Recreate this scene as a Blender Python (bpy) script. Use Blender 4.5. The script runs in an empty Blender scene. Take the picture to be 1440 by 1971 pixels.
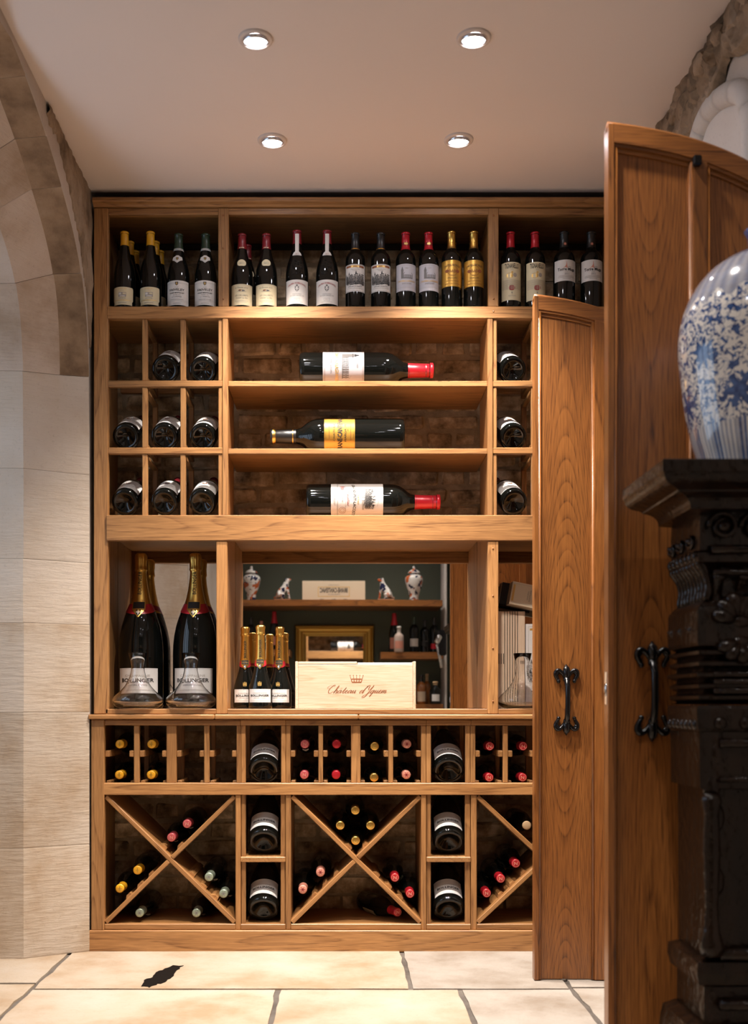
import bpy, bmesh, math, random
from mathutils import Vector, Matrix, noise as mnoise
random.seed(7)
PI = math.pi
SC = bpy.context.scene
COL = SC.collection
# ------------------------------------------------------------------ camera
F = 2106.0                      # focal length in pixels of the 1440 x 1971 frame
EYE = 0.93
FRONT = 4.17                    # distance to the face of the shelving
cam_d = bpy.data.cameras.new('camera')
cam_d.sensor_fit = 'VERTICAL'
cam_d.sensor_height = 36.0
cam_d.sensor_width = 36.0 * 1440 / 1971
cam_d.lens = 36.0 * F / 1971
cam_d.shift_x = (720 - 656) / 1971
cam_d.shift_y = (1360 - 985.5) / 1971
cam_d.clip_start = 0.02
cam_d.dof.use_dof = True
cam_d.dof.focus_distance = 4.2
cam_d.dof.aperture_fstop = 3.2
cam = bpy.data.objects.new('camera', cam_d)
cam.location = (0, 0, EYE)
cam.rotation_euler = (PI / 2, 0, 0)
COL.objects.link(cam)
SC.camera = cam
# ------------------------------------------------------------------ world, lights, exposure
W = bpy.data.worlds.new('world')
SC.world = W
W.use_nodes = True
W.node_tree.nodes['Background'].inputs[0].default_value = (0.62, 0.78, 1.0, 1)
W.node_tree.nodes['Background'].inputs[1].default_value = 0.25
SC.view_settings.view_transform = 'Standard'
SC.view_settings.look = 'None'
SC.view_settings.gamma = 1.0
SC.view_settings.use_curve_mapping = False
SC.view_settings.exposure = 0.0
SC.cycles.use_denoising = True
SC.cycles.sample_clamp_indirect = 20.0
SC.cycles.max_bounces = 10
SC.cycles.diffuse_bounces = 2
SPOT_W = 226.0
SPOT_COL = (1.0, 0.91, 0.82)
CEIL = 2.89
XL, XR = -0.955, 1.10
# daylight through the arched window on the left
wl = bpy.data.lights.new('window_daylight', 'AREA')
wl.shape = 'RECTANGLE'; wl.size = 1.0; wl.size_y = 1.5
wl.energy = 13.0
wl.color = (0.62, 0.78, 1.0)
wlo = bpy.data.objects.new('window_daylight', wl)
wlo.location = (-1.72, 3.15, 1.65)
wlo.rotation_euler = (0, -PI / 2, 0)
COL.objects.link(wlo)

# ------------------------------------------------------------------ helpers
def px(x, d=0.0): return (x - 656) * (FRONT + d) / F
def pz(y, d=0.0): return EYE + (1360 - y) * (FRONT + d) / F
MIRROR_Y = FRONT + 0.334
def rx(x, dv): return (x - 656) * dv / F
def rz(y, dv): return EYE + (1360 - y) * dv / F
def ry(dv): return 2 * MIRROR_Y - dv

def tag(o, label=None, cat=None, group=None, kind=None):
    if label: o['label'] = label
    if cat: o['category'] = cat
    if group: o['group'] = group
    if kind: o['kind'] = kind
    return o

def empty(name, loc=(0, 0, 0), rot=(0, 0, 0), label=None, cat=None, group=None):
    o = bpy.data.objects.new(name, None)
    o.empty_display_size = 0.05
    o.location = loc; o.rotation_euler = rot
    COL.objects.link(o)
    return tag(o, label, cat, group)

def copy_tree(o, parent=None):
    c = o.copy(); COL.objects.link(c)
    if parent: c.parent = parent
    for ch in list(o.children):
        copy_tree(ch, c)
    return c

class MB:
    def __init__(s):
        s.v = []; s.f = []; s.m = []; s.sm = []
    def add(s, vs, fs, m=0, sm=False):
        n = len(s.v)
        s.v += [tuple(v) for v in vs]
        for f in fs:
            s.f.append(tuple(i + n for i in f)); s.m.append(m); s.sm.append(sm)
    def box(s, x0, x1, y0, y1, z0, z1, m=0, bev=0.0):
        bm = bmesh.new()
        mt = Matrix.Translation(((x0 + x1) / 2, (y0 + y1) / 2, (z0 + z1) / 2)) @ Matrix.Diagonal((abs(x1 - x0), abs(y1 - y0), abs(z1 - z0), 1))
        bmesh.ops.create_cube(bm, size=1.0, matrix=mt)
        if bev > 0:
            bmesh.ops.bevel(bm, geom=bm.edges[:], offset=bev, segments=1, affect='EDGES', profile=0.5)
        s.frombm(bm, m)
    def frombm(s, bm, m=0, sm=False, mt=None):
        bm.verts.index_update()
        vs = [(mt @ v.co if mt else v.co) for v in bm.verts]
        s.add(vs, [[v.index for v in f.verts] for f in bm.faces], m, sm)
        bm.free()
    def lathe(s, prof, seg=28, m=0, sm=True, cx=0, cy=0, cz=0, a0=0.0, a1=2 * PI, sy=1.0):
        full = abs(a1 - a0 - 2 * PI) < 1e-6
        n = seg if full else seg + 1
        vs = []; idx = []
        for (r, z) in prof:
            if r < 1e-6 and full:
                idx.append([len(vs)] * n); vs.append((cx, cy, cz + z))
            else:
                row = []
                for i in range(n):
                    a = a0 + (a1 - a0) * i / seg
                    row.append(len(vs)); vs.append((cx + r * math.sin(a), cy - r * sy * math.cos(a), cz + z))
                idx.append(row)
        fs = []
        for k in range(len(prof) - 1):
            for i in range(seg):
                j = (i + 1) % n if full else i + 1
                q = [idx[k][i], idx[k][j], idx[k + 1][j], idx[k + 1][i]]
                u = []
                for t in q:
                    if t not in u: u.append(t)
                if len(u) > 2: fs.append(u)
        s.add(vs, fs, m, sm)
    def tube(s, pts, rad, seg=10, m=0, sm=True, cap=True):
        pts = [Vector(p) for p in pts]
        if not hasattr(rad, '__len__'): rad = [rad] * len(pts)
        vs = []; fs = []
        up = Vector((0.123, 0.31, 0.94)).normalized()
        for i, p in enumerate(pts):
            d = (pts[min(i + 1, len(pts) - 1)] - pts[max(i - 1, 0)]).normalized()
            a = d.cross(up)
            if a.length < 1e-3: a = d.cross(Vector((1, 0, 0)))
            a.normalize(); b = d.cross(a)
            for k in range(seg):
                t = 2 * PI * k / seg
                vs.append(p + (a * math.cos(t) + b * math.sin(t)) * rad[i])
        for i in range(len(pts) - 1):
            for k in range(seg):
                l = (k + 1) % seg
                fs.append((i * seg + k, i * seg + l, (i + 1) * seg + l, (i + 1) * seg + k))
        if cap:
            fs.append(tuple(range(seg - 1, -1, -1)))
            fs.append(tuple((len(pts) - 1) * seg + k for k in range(seg)))
        s.add(vs, fs, m, sm)
    def ball(s, c, r, m=0, seg=14, sc=(1, 1, 1)):
        prof = [(r * math.sin(PI * k / 8), -r * math.cos(PI * k / 8)) for k in range(9)]
        prof[0] = (0, -r); prof[-1] = (0, r)
        t = MB(); t.lathe(prof, seg)
        s.add([(c[0] + v[0] * sc[0], c[1] + v[1] * sc[1], c[2] + v[2] * sc[2]) for v in t.v], t.f, m, True)
    def prism(s, poly, y0, y1, m=0):           # polygon in x,z extruded along y
        n = len(poly)
        vs = [(p[0], y0, p[1]) for p in poly] + [(p[0], y1, p[1]) for p in poly]
        fs = [tuple(range(n)), tuple(range(2 * n - 1, n - 1, -1))]
        fs += [(i, i + n, (i + 1) % n + n, (i + 1) % n) for i in range(n)]
        s.add(vs, fs, m)
    def build(s, name, mats, parent=None, loc=None, fixn=True):
        me = bpy.data.meshes.new(name)
        me.from_pydata(s.v, [], s.f)
        for m in (mats if isinstance(mats, (list, tuple)) else [mats]): me.materials.append(m)
        me.polygons.foreach_set('material_index', s.m)
        me.polygons.foreach_set('use_smooth', s.sm)
        if fixn:
            bm = bmesh.new(); bm.from_mesh(me)
            bmesh.ops.recalc_face_normals(bm, faces=bm.faces[:])
            bm.to_mesh(me); bm.free()
        me.update()
        o = bpy.data.objects.new(name, me)
        COL.objects.link(o)
        if parent: o.parent = parent
        if loc: o.location = loc
        return o

# ------------------------------------------------------------------ materials
def newmat(name):
    m = bpy.data.materials.new(name); m.use_nodes = True
    nt = m.node_tree
    return m, nt, nt.nodes['Principled BSDF'], nt.nodes, nt.links
def simple(name, col, rough=0.5, metal=0.0, coat=0.0, spec=0.5, emit=None, es=0.0):
    m, nt, b, N, L = newmat(name)
    b.inputs['Base Color'].default_value = (*col, 1)
    b.inputs['Roughness'].default_value = rough
    b.inputs['Metallic'].default_value = metal
    b.inputs['Coat Weight'].default_value = coat
    b.inputs['Coat Roughness'].default_value = 0.08
    b.inputs['Specular IOR Level'].default_value = spec
    if emit:
        b.inputs['Emission Color'].default_value = (*emit, 1)
        b.inputs['Emission Strength'].default_value = es
    return m
def node(N, t, **kw):
    n = N.new(t)
    for k, v in kw.items():
        if k in n.inputs: n.inputs[k].default_value = v
        else: setattr(n, k, v)
    return n
def ramp(N, stops, interp='LINEAR'):
    r = N.new('ShaderNodeValToRGB'); r.color_ramp.interpolation = interp
    e = r.color_ramp.elements
    while len(e) > 1: e.remove(e[-1])
    e[0].position = stops[0][0]; e[0].color = (*stops[0][1], 1)
    for p, c in stops[1:]:
        k = e.new(p); k.color = (*c, 1)
    return r
def coords(N, L, scale=(1, 1, 1), rnd=True):
    tc = N.new('ShaderNodeTexCoord'); mp = N.new('ShaderNodeMapping')
    mp.inputs['Scale'].default_value = scale
    if rnd:
        oi = N.new('ShaderNodeObjectInfo')
        mu = N.new('ShaderNodeVectorMath'); mu.operation = 'SCALE'
        cx = N.new('ShaderNodeCombineXYZ')
        for k in (0, 1, 2): L.new(oi.outputs['Random'], cx.inputs[k])
        mu.inputs['Scale'].default_value = 41.7
        L.new(cx.outputs[0], mu.inputs[0])
        ad = N.new('ShaderNodeVectorMath'); ad.operation = 'ADD'
        L.new(tc.outputs['Object'], ad.inputs[0]); L.new(mu.outputs[0], ad.inputs[1])
        L.new(ad.outputs[0], mp.inputs['Vector'])
    else:
        L.new(tc.outputs['Object'], mp.inputs['Vector'])
    return mp
def bump(N, L, h, b, strength=0.3, dist=0.002):
    bp = N.new('ShaderNodeBump')
    bp.inputs['Strength'].default_value = strength
    bp.inputs['Distance'].default_value = dist
    L.new(h, bp.inputs['Height']); L.new(bp.outputs[0], b.inputs['Normal'])

def oak(name, axis, light, mid, dark, rough=0.42, lines=17.0, across=6.0, coat=0.0, linestr=0.62, cathedral=0.0):
    """plain-sawn oak: contour lines of a noise stretched along the board, plus pores"""
    m, nt, b, N, L = newmat(name)
    sc = [across] * 3; sc[axis] = across * 0.085
    mp = coords(N, L, tuple(sc))
    n1 = node(N, 'ShaderNodeTexNoise', Scale=1.0, Detail=2.2, Roughness=0.42, Distortion=0.12)
    L.new(mp.outputs[0], n1.inputs['Vector'])
    mu = node(N, 'ShaderNodeMath', operation='MULTIPLY'); mu.inputs[1].default_value = lines
    L.new(n1.outputs['Fac'], mu.inputs[0])
    if cathedral:                                       # crown-cut figure: arcs stacked along the middle of the panel
        tco = N.new('ShaderNodeTexCoord'); sp_ = N.new('ShaderNodeSeparateXYZ'); L.new(tco.outputs['Object'], sp_.inputs[0])
        sq = node(N, 'ShaderNodeMath', operation='POWER'); sq.inputs[1].default_value = 2.0
        ab = node(N, 'ShaderNodeMath', operation='MULTIPLY'); ab.inputs[1].default_value = 1 / 0.088
        L.new(sp_.outputs[0], ab.inputs[0])
        aa = node(N, 'ShaderNodeMath', operation='ABSOLUTE'); L.new(ab.outputs[0], aa.inputs[0]); L.new(aa.outputs[0], sq.inputs[0])
        mz = coords(N, L, (0.5, 0.5, 0.95)); nzz = node(N, 'ShaderNodeTexNoise', Scale=1.0, Detail=1.0, Roughness=0.3); L.new(mz.outputs[0], nzz.inputs['Vector'])
        m1 = node(N, 'ShaderNodeMath', operation='MULTIPLY'); m1.inputs[1].default_value = 34.0; L.new(nzz.outputs['Fac'], m1.inputs[0])
        m2 = node(N, 'ShaderNodeMath', operation='MULTIPLY_ADD'); m2.inputs[1].default_value = cathedral; L.new(sq.outputs[0], m2.inputs[0]); L.new(m1.outputs[0], m2.inputs[2])
        mu.inputs[1].default_value = lines * 0.30
        m3 = node(N, 'ShaderNodeMath', operation='ADD'); L.new(m2.outputs[0], m3.inputs[0]); L.new(mu.outputs[0], m3.inputs[1])
        mu = m3
    fr = node(N, 'ShaderNodeMath', operation='FRACT'); L.new(mu.outputs[0], fr.inputs[0])
    rl = ramp(N, [(0.0, (1, 1, 1)), (0.06, (.62, .62, .62)), (0.30, (.20, .20, .20)), (0.90, (.0, .0, .0)), (1.0, (.9, .9, .9))])
    L.new(fr.outputs[0], rl.inputs[0])
    sp = [260.0] * 3; sp[axis] = 11.0
    mp2 = coords(N, L, tuple(sp))
    n2 = node(N, 'ShaderNodeTexNoise', Scale=1.0, Detail=2.0, Roughness=0.6)
    L.new(mp2.outputs[0], n2.inputs['Vector'])
    rp = ramp(N, [(0.42, (1, 1, 1)), (0.62, (0, 0, 0))]); L.new(n2.outputs['Fac'], rp.inputs[0])
    s3 = [9.0] * 3; s3[axis] = 1.2
    mp3 = coords(N, L, tuple(s3))
    n3 = node(N, 'ShaderNodeTexNoise', Scale=1.0, Detail=3.0)
    L.new(mp3.outputs[0], n3.inputs['Vector'])
    base = ramp(N, [(0.30, mid), (0.68, light)]); L.new(n3.outputs['Fac'], base.inputs[0])
    mx = node(N, 'ShaderNodeMix', data_type='RGBA')
    L.new(base.outputs[0], mx.inputs['A']); mx.inputs['B'].default_value = (*dark, 1)
    md = node(N, 'ShaderNodeMapRange'); md.inputs['From Min'].default_value = 0.35; md.inputs['From Max'].default_value = 0.65
    md.inputs['To Min'].default_value = linestr * 1.15; md.inputs['To Max'].default_value = linestr * 0.35
    L.new(n2.outputs['Fac'], md.inputs['Value'])
    f1 = node(N, 'ShaderNodeMath', operation='MULTIPLY')
    L.new(md.outputs[0], f1.inputs[1]); L.new(rl.outputs[0], f1.inputs[0])
    f2 = node(N, 'ShaderNodeMath', operation='MULTIPLY_ADD'); f2.inputs[1].default_value = 0.28
    L.new(rp.outputs[0], f2.inputs[0]); L.new(f1.outputs[0], f2.inputs[2]); f2.use_clamp = True
    L.new(f2.outputs[0], mx.inputs['Factor'])
    # each board its own tone
    oi = N.new('ShaderNodeObjectInfo')
    mr = node(N, 'ShaderNodeMapRange'); mr.inputs['To Min'].default_value = 0.82; mr.inputs['To Max'].default_value = 1.12
    L.new(oi.outputs['Random'], mr.inputs['Value'])
    hs = N.new('ShaderNodeHueSaturation'); L.new(mr.outputs[0], hs.inputs['Value']); L.new(mx.outputs['Result'], hs.inputs['Color'])
    L.new(hs.outputs[0], b.inputs['Base Color'])
    b.inputs['Roughness'].default_value = rough
    b.inputs['Coat Weight'].default_value = coat
    b.inputs['Coat Roughness'].default_value = 0.2
    bump(N, L, f2.outputs[0], b, 0.12, -0.001)
    return m
OL, OM, OD = (0.45, 0.222, 0.078), (0.365, 0.168, 0.054), (0.145, 0.056, 0.016)
OAK = [oak('oak_' + 'xyz'[a], a, OL, OM, OD) for a in range(3)]
DL, DM, DD = (0.41, 0.155, 0.037), (0.30, 0.103, 0.023), (0.085, 0.027, 0.007)
DOAK = [oak('door_oak_' + 'xyz'[a], a, DL, DM, DD, 0.36, 18.0, 5.0, 0.22, 0.62) for a in range(3)]
DPANEL = [DOAK[0], DOAK[1], oak('door_panel_oak', 2, DL, DM, DD, 0.36, 18.0, 5.0, 0.22, 0.66, 8.0)]
PINE = [oak('pine_' + 'xyz'[a], a, (0.76, 0.60, 0.45), (0.71, 0.53, 0.37), (0.50, 0.29, 0.15), 0.55, 6.0, 12.0, 0.0, 0.5) for a in range(3)]

def stone(name, c1, c2, c3, scale=2.0, bs=0.5, tool=0.0, rough=0.85, stretch=(1, 1, 1)):
    m, nt, b, N, L = newmat(name)
    mp = coords(N, L, stretch)
    n1 = node(N, 'ShaderNodeTexNoise', Scale=scale, Detail=5.0, Roughness=0.6)
    L.new(mp.outputs[0], n1.inputs['Vector'])
    r1 = ramp(N, [(0.32, c1), (0.52, c2), (0.72, c3)]); L.new(n1.outputs['Fac'], r1.inputs[0])
    n2 = node(N, 'ShaderNodeTexNoise', Scale=95.0, Detail=4.0, Roughness=0.7)
    L.new(mp.outputs[0], n2.inputs['Vector'])
    r2 = ramp(N, [(0.25, (.62, .60, .58)), (0.42, (1, 1, 1))]); L.new(n2.outputs['Fac'], r2.inputs[0])
    mx = node(N, 'ShaderNodeMix', data_type='RGBA', blend_type='MULTIPLY'); mx.inputs['Factor'].default_value = 0.55
    L.new(r1.outputs[0], mx.inputs['A']); L.new(r2.outputs[0], mx.inputs['B'])
    oi = N.new('ShaderNodeObjectInfo')
    mr = node(N, 'ShaderNodeMapRange'); mr.inputs['To Min'].default_value = 0.90; mr.inputs['To Max'].default_value = 1.08
    L.new(oi.outputs['Random'], mr.inputs['Value'])
    hs = N.new('ShaderNodeHueSaturation'); L.new(mr.outputs[0], hs.inputs['Value']); L.new(mx.outputs['Result'], hs.inputs['Color'])
    L.new(hs.outputs[0], b.inputs['Base Color'])
    b.inputs['Roughness'].default_value = rough
    n3 = node(N, 'ShaderNodeTexNoise', Scale=30.0, Detail=6.0, Roughness=0.65)
    mp3 = coords(N, L, (0.35, 0.35, 2.4) if tool else (1, 1, 1))
    L.new(mp3.outputs[0], n3.inputs['Vector'])
    bump(N, L, n3.outputs['Fac'], b, bs, 0.006)
    return m
M = {}
M['stone'] = stone('jamb_limestone', (0.38, 0.265, 0.165), (0.51, 0.415, 0.325), (0.56, 0.475, 0.395), 2.8, 0.6, 1)
M['stone_brown'] = stone('brown_limestone', (0.13, 0.072, 0.033), (0.27, 0.165, 0.088), (0.37, 0.25, 0.15), 6.0, 0.7)
M['arch_stone'] = stone('arch_limestone', (0.36, 0.26, 0.18), (0.49, 0.39, 0.31), (0.54, 0.45, 0.38), 3.2, 0.5, 1)
M['rubble'] = stone('rubble_stone', (0.10, 0.065, 0.035), (0.30, 0.21, 0.135), (0.44, 0.34, 0.25), 7.0, 1.0)
M['smooth_stone'] = stone('smooth_stone', (0.44, 0.36, 0.29), (0.54, 0.46, 0.39), (0.58, 0.51, 0.45), 2.0, 0.2)
M['flag_warm'] = stone('warm_flagstone', (0.35, 0.24, 0.145), (0.445, 0.355, 0.265), (0.48, 0.41, 0.335), 3.4, 0.4, 0, 0.6)
M['flag_grey'] = stone('grey_flagstone', (0.27, 0.215, 0.165), (0.37, 0.32, 0.27), (0.43, 0.375, 0.325), 4.5, 0.6, 0, 0.6)
M['joint'] = stone('floor_joint', (0.07, 0.055, 0.045), (0.11, 0.09, 0.075), (0.15, 0.125, 0.10), 9.0, 0.5)
M['mortar'] = stone('brick_mortar', (0.26, 0.19, 0.12), (0.40, 0.30, 0.19), (0.54, 0.42, 0.28), 12.0, 0.9)
M['brick'] = stone('old_brick', (0.13, 0.085, 0.045), (0.50, 0.35, 0.205), (0.88, 0.70, 0.47), 15.0, 1.0)
M['plaster'] = simple('ceiling_plaster', (0.755, 0.66, 0.61), 0.8)
M['white_plaster'] = stone('white_plaster', (0.62, 0.57, 0.53), (0.66, 0.61, 0.57), (0.68, 0.63, 0.59), 2.0, 0.12)
M['green'] = simple('green_paint', (0.085, 0.100, 0.068), 0.6)
M['black_gap'] = simple('shade_and_dark_board', (0.02, 0.014, 0.01), 0.7)  # near-black: shade of the gap above the cornice, and the dark back board
M['white'] = simple('cream_enamel', (0.66, 0.57, 0.52), 0.5)
M['lens'] = simple('lamp_lens', (0.9, 0.9, 0.9), 0.3, emit=(0.93, 0.93, 1.0), es=130.0)
M['reflector'] = simple('lamp_reflector', (0.75, 0.75, 0.8), 0.2, 0.9)
M['glass_dark'] = simple('dark_bottle_glass', (0.0035, 0.004, 0.0035), 0.045, 0, 0.0, 0.42)
M['glass_green'] = simple('green_bottle_glass', (0.010, 0.016, 0.008), 0.05, 0, 0.6)
M['glass_amber'] = simple('amber_spirit', (0.30, 0.10, 0.02), 0.06, 0, 0.6)
M['glass_pink'] = simple('pale_spirit', (0.55, 0.42, 0.36), 0.06, 0, 0.6)
g, nt, b, N, L = newmat('clear_glass')
b.inputs['Base Color'].default_value = (1, 1, 1, 1); b.inputs['Roughness'].default_value = 0.018
b.inputs['Transmission Weight'].default_value = 1.0; b.inputs['IOR'].default_value = 1.47
M['clear'] = g
g, nt, b, N, L = newmat('window_glass')
tr = N.new('ShaderNodeBsdfTransparent'); gl = N.new('ShaderNodeBsdfGlossy'); gl.inputs['Roughness'].default_value = 0.02
ms = N.new('ShaderNodeMixShader'); ms.inputs[0].default_value = 0.06
L.new(tr.outputs[0], ms.inputs[1]); L.new(gl.outputs[0], ms.inputs[2]); L.new(ms.outputs[0], N['Material Output'].inputs[0])
M['pane'] = g
M['mirror'] = simple('mirror_silver', (0.86, 0.87, 0.86), 0.0, 1.0)
M['gold'] = simple('gold_foil', (0.82, 0.52, 0.13), 0.30, 1.0)
M['gold_dark'] = simple('old_gold', (0.55, 0.34, 0.08), 0.38, 0.9)
M['gold_paper'] = simple('gold_paper', (0.62, 0.34, 0.06), 0.35, 0.55)
M['gold_ink'] = simple('gold_ink', (0.70, 0.45, 0.14), 0.4, 0.5)
M['paper'] = simple('label_paper', (0.66, 0.61, 0.56), 0.65)
M['paper_cream'] = simple('cream_paper', (0.68, 0.57, 0.36), 0.65)
M['paper_grey'] = simple('grey_paper', (0.50, 0.47, 0.49), 0.6)
M['paper_white'] = simple('white_paper', (0.76, 0.73, 0.70), 0.6)
M['card'] = simple('cream_card', (0.66, 0.53, 0.38), 0.6)
M['ink'] = simple('black_ink', (0.02, 0.017, 0.015), 0.6)
M['ink_grey'] = simple('grey_ink', (0.17, 0.155, 0.145), 0.6)
M['ink_pale'] = simple('pale_ink', (0.36, 0.31, 0.26), 0.6)
M['ink_red'] = simple('red_ink', (0.33, 0.035, 0.03), 0.6)
M['ink_brown'] = simple('branded_ink', (0.26, 0.075, 0.02), 0.6)
M['cap_yellow'] = simple('yellow_capsule', (0.74, 0.36, 0.015), 0.38)
M['cap_green'] = simple('green_capsule', (0.022, 0.040, 0.022), 0.35)
M['cap_darkred'] = simple('dark_red_capsule', (0.20, 0.012, 0.018), 0.35)
M['cap_red'] = simple('red_capsule', (0.46, 0.012, 0.022), 0.32, 0.2)
M['cap_pink'] = simple('pink_red_capsule', (0.50, 0.07, 0.085), 0.35, 0.1)
M['cap_salmon'] = simple('salmon_capsule', (0.60, 0.24, 0.17), 0.4)
M['cap_black'] = simple('black_capsule', (0.015, 0.013, 0.013), 0.35)
M['cap_silver'] = simple('silver_green_capsule', (0.34, 0.40, 0.30), 0.35, 0.5)
M['ribbon'] = simple('red_ribbon', (0.42, 0.015, 0.025), 0.4)
M['cork'] = simple('cork', (0.50, 0.33, 0.18), 0.8)
M['iron'] = simple('black_iron', (0.004, 0.004, 0.005), 0.20, 0.0, 0.0, 0.45)
M['chrome'] = simple('chrome', (0.6, 0.6, 0.6), 0.12, 1.0)
M['black_card'] = simple('black_card', (0.012, 0.011, 0.011), 0.45)
M['stripe'] = simple('burnt_stripe', (0.035, 0.022, 0.015), 0.7)
# ------------------------------------------------------------------ the room
BACK_Y = -0.62
def struct(o, label, cat='wall'):
    return tag(o, label, cat, kind='structure')

# floor: flagstones laid in a dark joint bed, each slab its own part
m = MB(); m.box(-2.6, 2.2, BACK_Y - 0.1, 4.75, -0.10, -0.006)
floor = m.build('floor', M['joint'])
struct(floor, 'pale flagstone floor in front of the oak wine shelving', 'floor')
def slab(x0, x1, y0, y1, mat, seed):
    random.seed(seed)
    g = 0.0085
    bm = bmesh.new()
    nx = max(3, int((x1 - x0) / 0.07)); ny = max(3, int((y1 - y0) / 0.07))
    def edge(k, n, a, b, ph):
        return 0
    vs = {}
    for i in range(nx + 1):
        for j in range(ny + 1):
            X = x0 + g + (x1 - x0 - 2 * g) * i / nx; Y = y0 + g + (y1 - y0 - 2 * g) * j / ny
            if i in (0, nx): X += (mnoise.noise(Vector((seed * 3.1 + i, Y * 14, 0)))) * 0.007
            if j in (0, ny): Y += (mnoise.noise(Vector((X * 14, seed * 5.3 + j, 2)))) * 0.004
            Z = 0.0012 * mnoise.noise(Vector((X * 5, Y * 5, seed)))
            vs[i, j] = bm.verts.new((X, Y, Z))
    for i in range(nx):
        for j in range(ny):
            bm.faces.new((vs[i, j], vs[i + 1, j], vs[i + 1, j + 1], vs[i, j + 1]))
    be = [e for e in bm.edges if e.is_boundary]
    r = bmesh.ops.extrude_edge_only(bm, edges=be)
    for v in r['geom']:
        if isinstance(v, bmesh.types.BMVert): v.co.z = -0.02
    mb = MB(); mb.frombm(bm, 0, False)
    return mb.build('flagstone', mat, floor)
sl = [(-2.0, -1.02, 3.675, 4.5, 'flag_warm'), (-1.02, 0.232, 3.60, 4.5, 'flag_warm'), (0.232, 0.76, 3.60, 4.5, 'flag_grey'), (0.76, 2.0, 3.62, 4.5, 'flag_grey'),
      (-2.0, -1.02, 2.95, 3.675, 'flag_warm'), (-1.02, -0.206, 2.88, 3.60, 'flag_warm'), (-0.206, 0.392, 2.88, 3.60, 'flag_warm'), (0.392, 0.76, 2.88, 3.60, 'flag_grey'), (0.76, 2.0, 2.88, 3.62, 'flag_grey')]
yy = 2.88
k = 0
for dy in (0.62, 0.75, 0.6, 0.7, 0.85):
    xs = [(-2.0, -1.02), (-1.02, -0.38 + 0.2 * (k % 2)), (-0.38 + 0.2 * (k % 2), 0.35 - 0.15 * (k % 2)), (0.35 - 0.15 * (k % 2), 0.95), (0.95, 2.0)]
    for n, (a, b_) in enumerate(xs):
        ytop = 2.95 if (n == 0 and k == 0) else yy
        sl.append((a, b_, yy - dy, ytop, 'flag_warm' if (n + k) % 3 else 'flag_grey'))
    yy -= dy; k += 1
for n, (a, b_, c, d, mt) in enumerate(sl): slab(a, b_, c, d, M[mt], n + 1)
# the dark flaked patch in the slab left of centre
random.seed(3)
m = MB()
pts = [(273, 1899), (279, 1887), (292, 1882), (300, 1872), (318, 1866), (332, 1858), (352, 1860), (340, 1868), (334, 1878), (322, 1886), (312, 1893), (300, 1895), (288, 1901)]
top = []
for i, (a, b_) in enumerate(pts):
    c, d = pts[(i + 1) % len(pts)]
    for t in (0, 0.33, 0.66):
        x = a + (c - a) * t + random.uniform(-2.2, 2.2); y = b_ + (d - b_) * t + random.uniform(-0.9, 0.9)
        dep = EYE * F / (y - 1360)
        top.append(((x - 656) * dep / F, dep))
n = len(top)
cx_ = sum(p[0] for p in top) / n; cy_ = sum(p[1] for p in top) / n
vs = [(p[0], p[1], 0.0022) for p in top] + [(p[0], p[1], -0.004) for p in top]
m.add(vs, [tuple(range(n))] + [(i, (i + 1) % n, (i + 1) % n + n, i + n) for i in range(n)])
o = m.build('flaked_patch', simple('flaked_patch', (0.006, 0.004, 0.003), 0.8, 0.0, 0.0, 0.1), floor)
o['label'] = 'dark flaked patch in the warm slab'

# ceiling
m = MB(); m.box(-2.6, 2.2, BACK_Y - 0.1, FRONT - 0.0, CEIL, CEIL + 0.12)
m.box(-2.6, 2.2, FRONT, 4.75, CEIL + 0.05, CEIL + 0.12)
ceil = m.build('ceiling', M['plaster']); struct(ceil, 'smooth pinkish plaster ceiling with recessed downlights', 'ceiling')

# back wall of old brick behind the shelving
BRK = FRONT + 0.346
m = MB(); m.box(-2.6, 2.2, BRK + 0.004, 4.75, 0, 3.0)
wall_back = m.build('wall_back', M['mortar']); struct(wall_back, 'old brown brick wall behind the oak wine shelving')
random.seed(11)
brick_me = []
for kk in range(6):
    for wd in (0.225, 0.112):
        bm = bmesh.new()
        bmesh.ops.create_cube(bm, size=1.0, matrix=Matrix.Diagonal((wd - 0.013, 0.05, 0.064, 1)))
        for v in bm.verts:
            v.co += Vector((random.uniform(-.007, .007), random.uniform(-.004, .004), random.uniform(-.006, .006)))
        bmesh.ops.bevel(bm, geom=bm.edges[:], offset=0.009, segments=1, affect='EDGES')
        me = bpy.data.meshes.new('brick'); bm.to_mesh(me); bm.free(); me.materials.append(M['brick'])
        brick_me.append((wd, me))
rest = MB(); nb = 0
for r in reversed(range(38)):
    z = 0.04 + r * 0.0765
    if 0.97 < z < 1.52: continue                     # behind the mirror
    x = XL - 0.10 + random.uniform(0, 0.1)
    while x < XR + 0.05:
        wd, me = random.choice([q for q in brick_me if abs(q[0] - (0.225 if random.random() < 0.62 else 0.112)) < 1e-6])
        y = BRK + 0.022 + random.uniform(-0.005, 0.005)
        c = x + wd / 2
        if c < 0.80 and nb < 296 and (z > 0.25):
            o = bpy.data.objects.new('brick', me); COL.objects.link(o)
            o.parent = wall_back; o.location = (c, y, z); o.rotation_euler = (0, random.uniform(-.012, .012), 0); nb += 1
        else:
            rest.box(c - wd / 2 + .006, c + wd / 2 - .006, y - .025, y + .025, z - .032, z + .032)
        x += wd
o = rest.build('brickwork', M['brick'], wall_back); o['kind'] = 'stuff'

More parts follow.
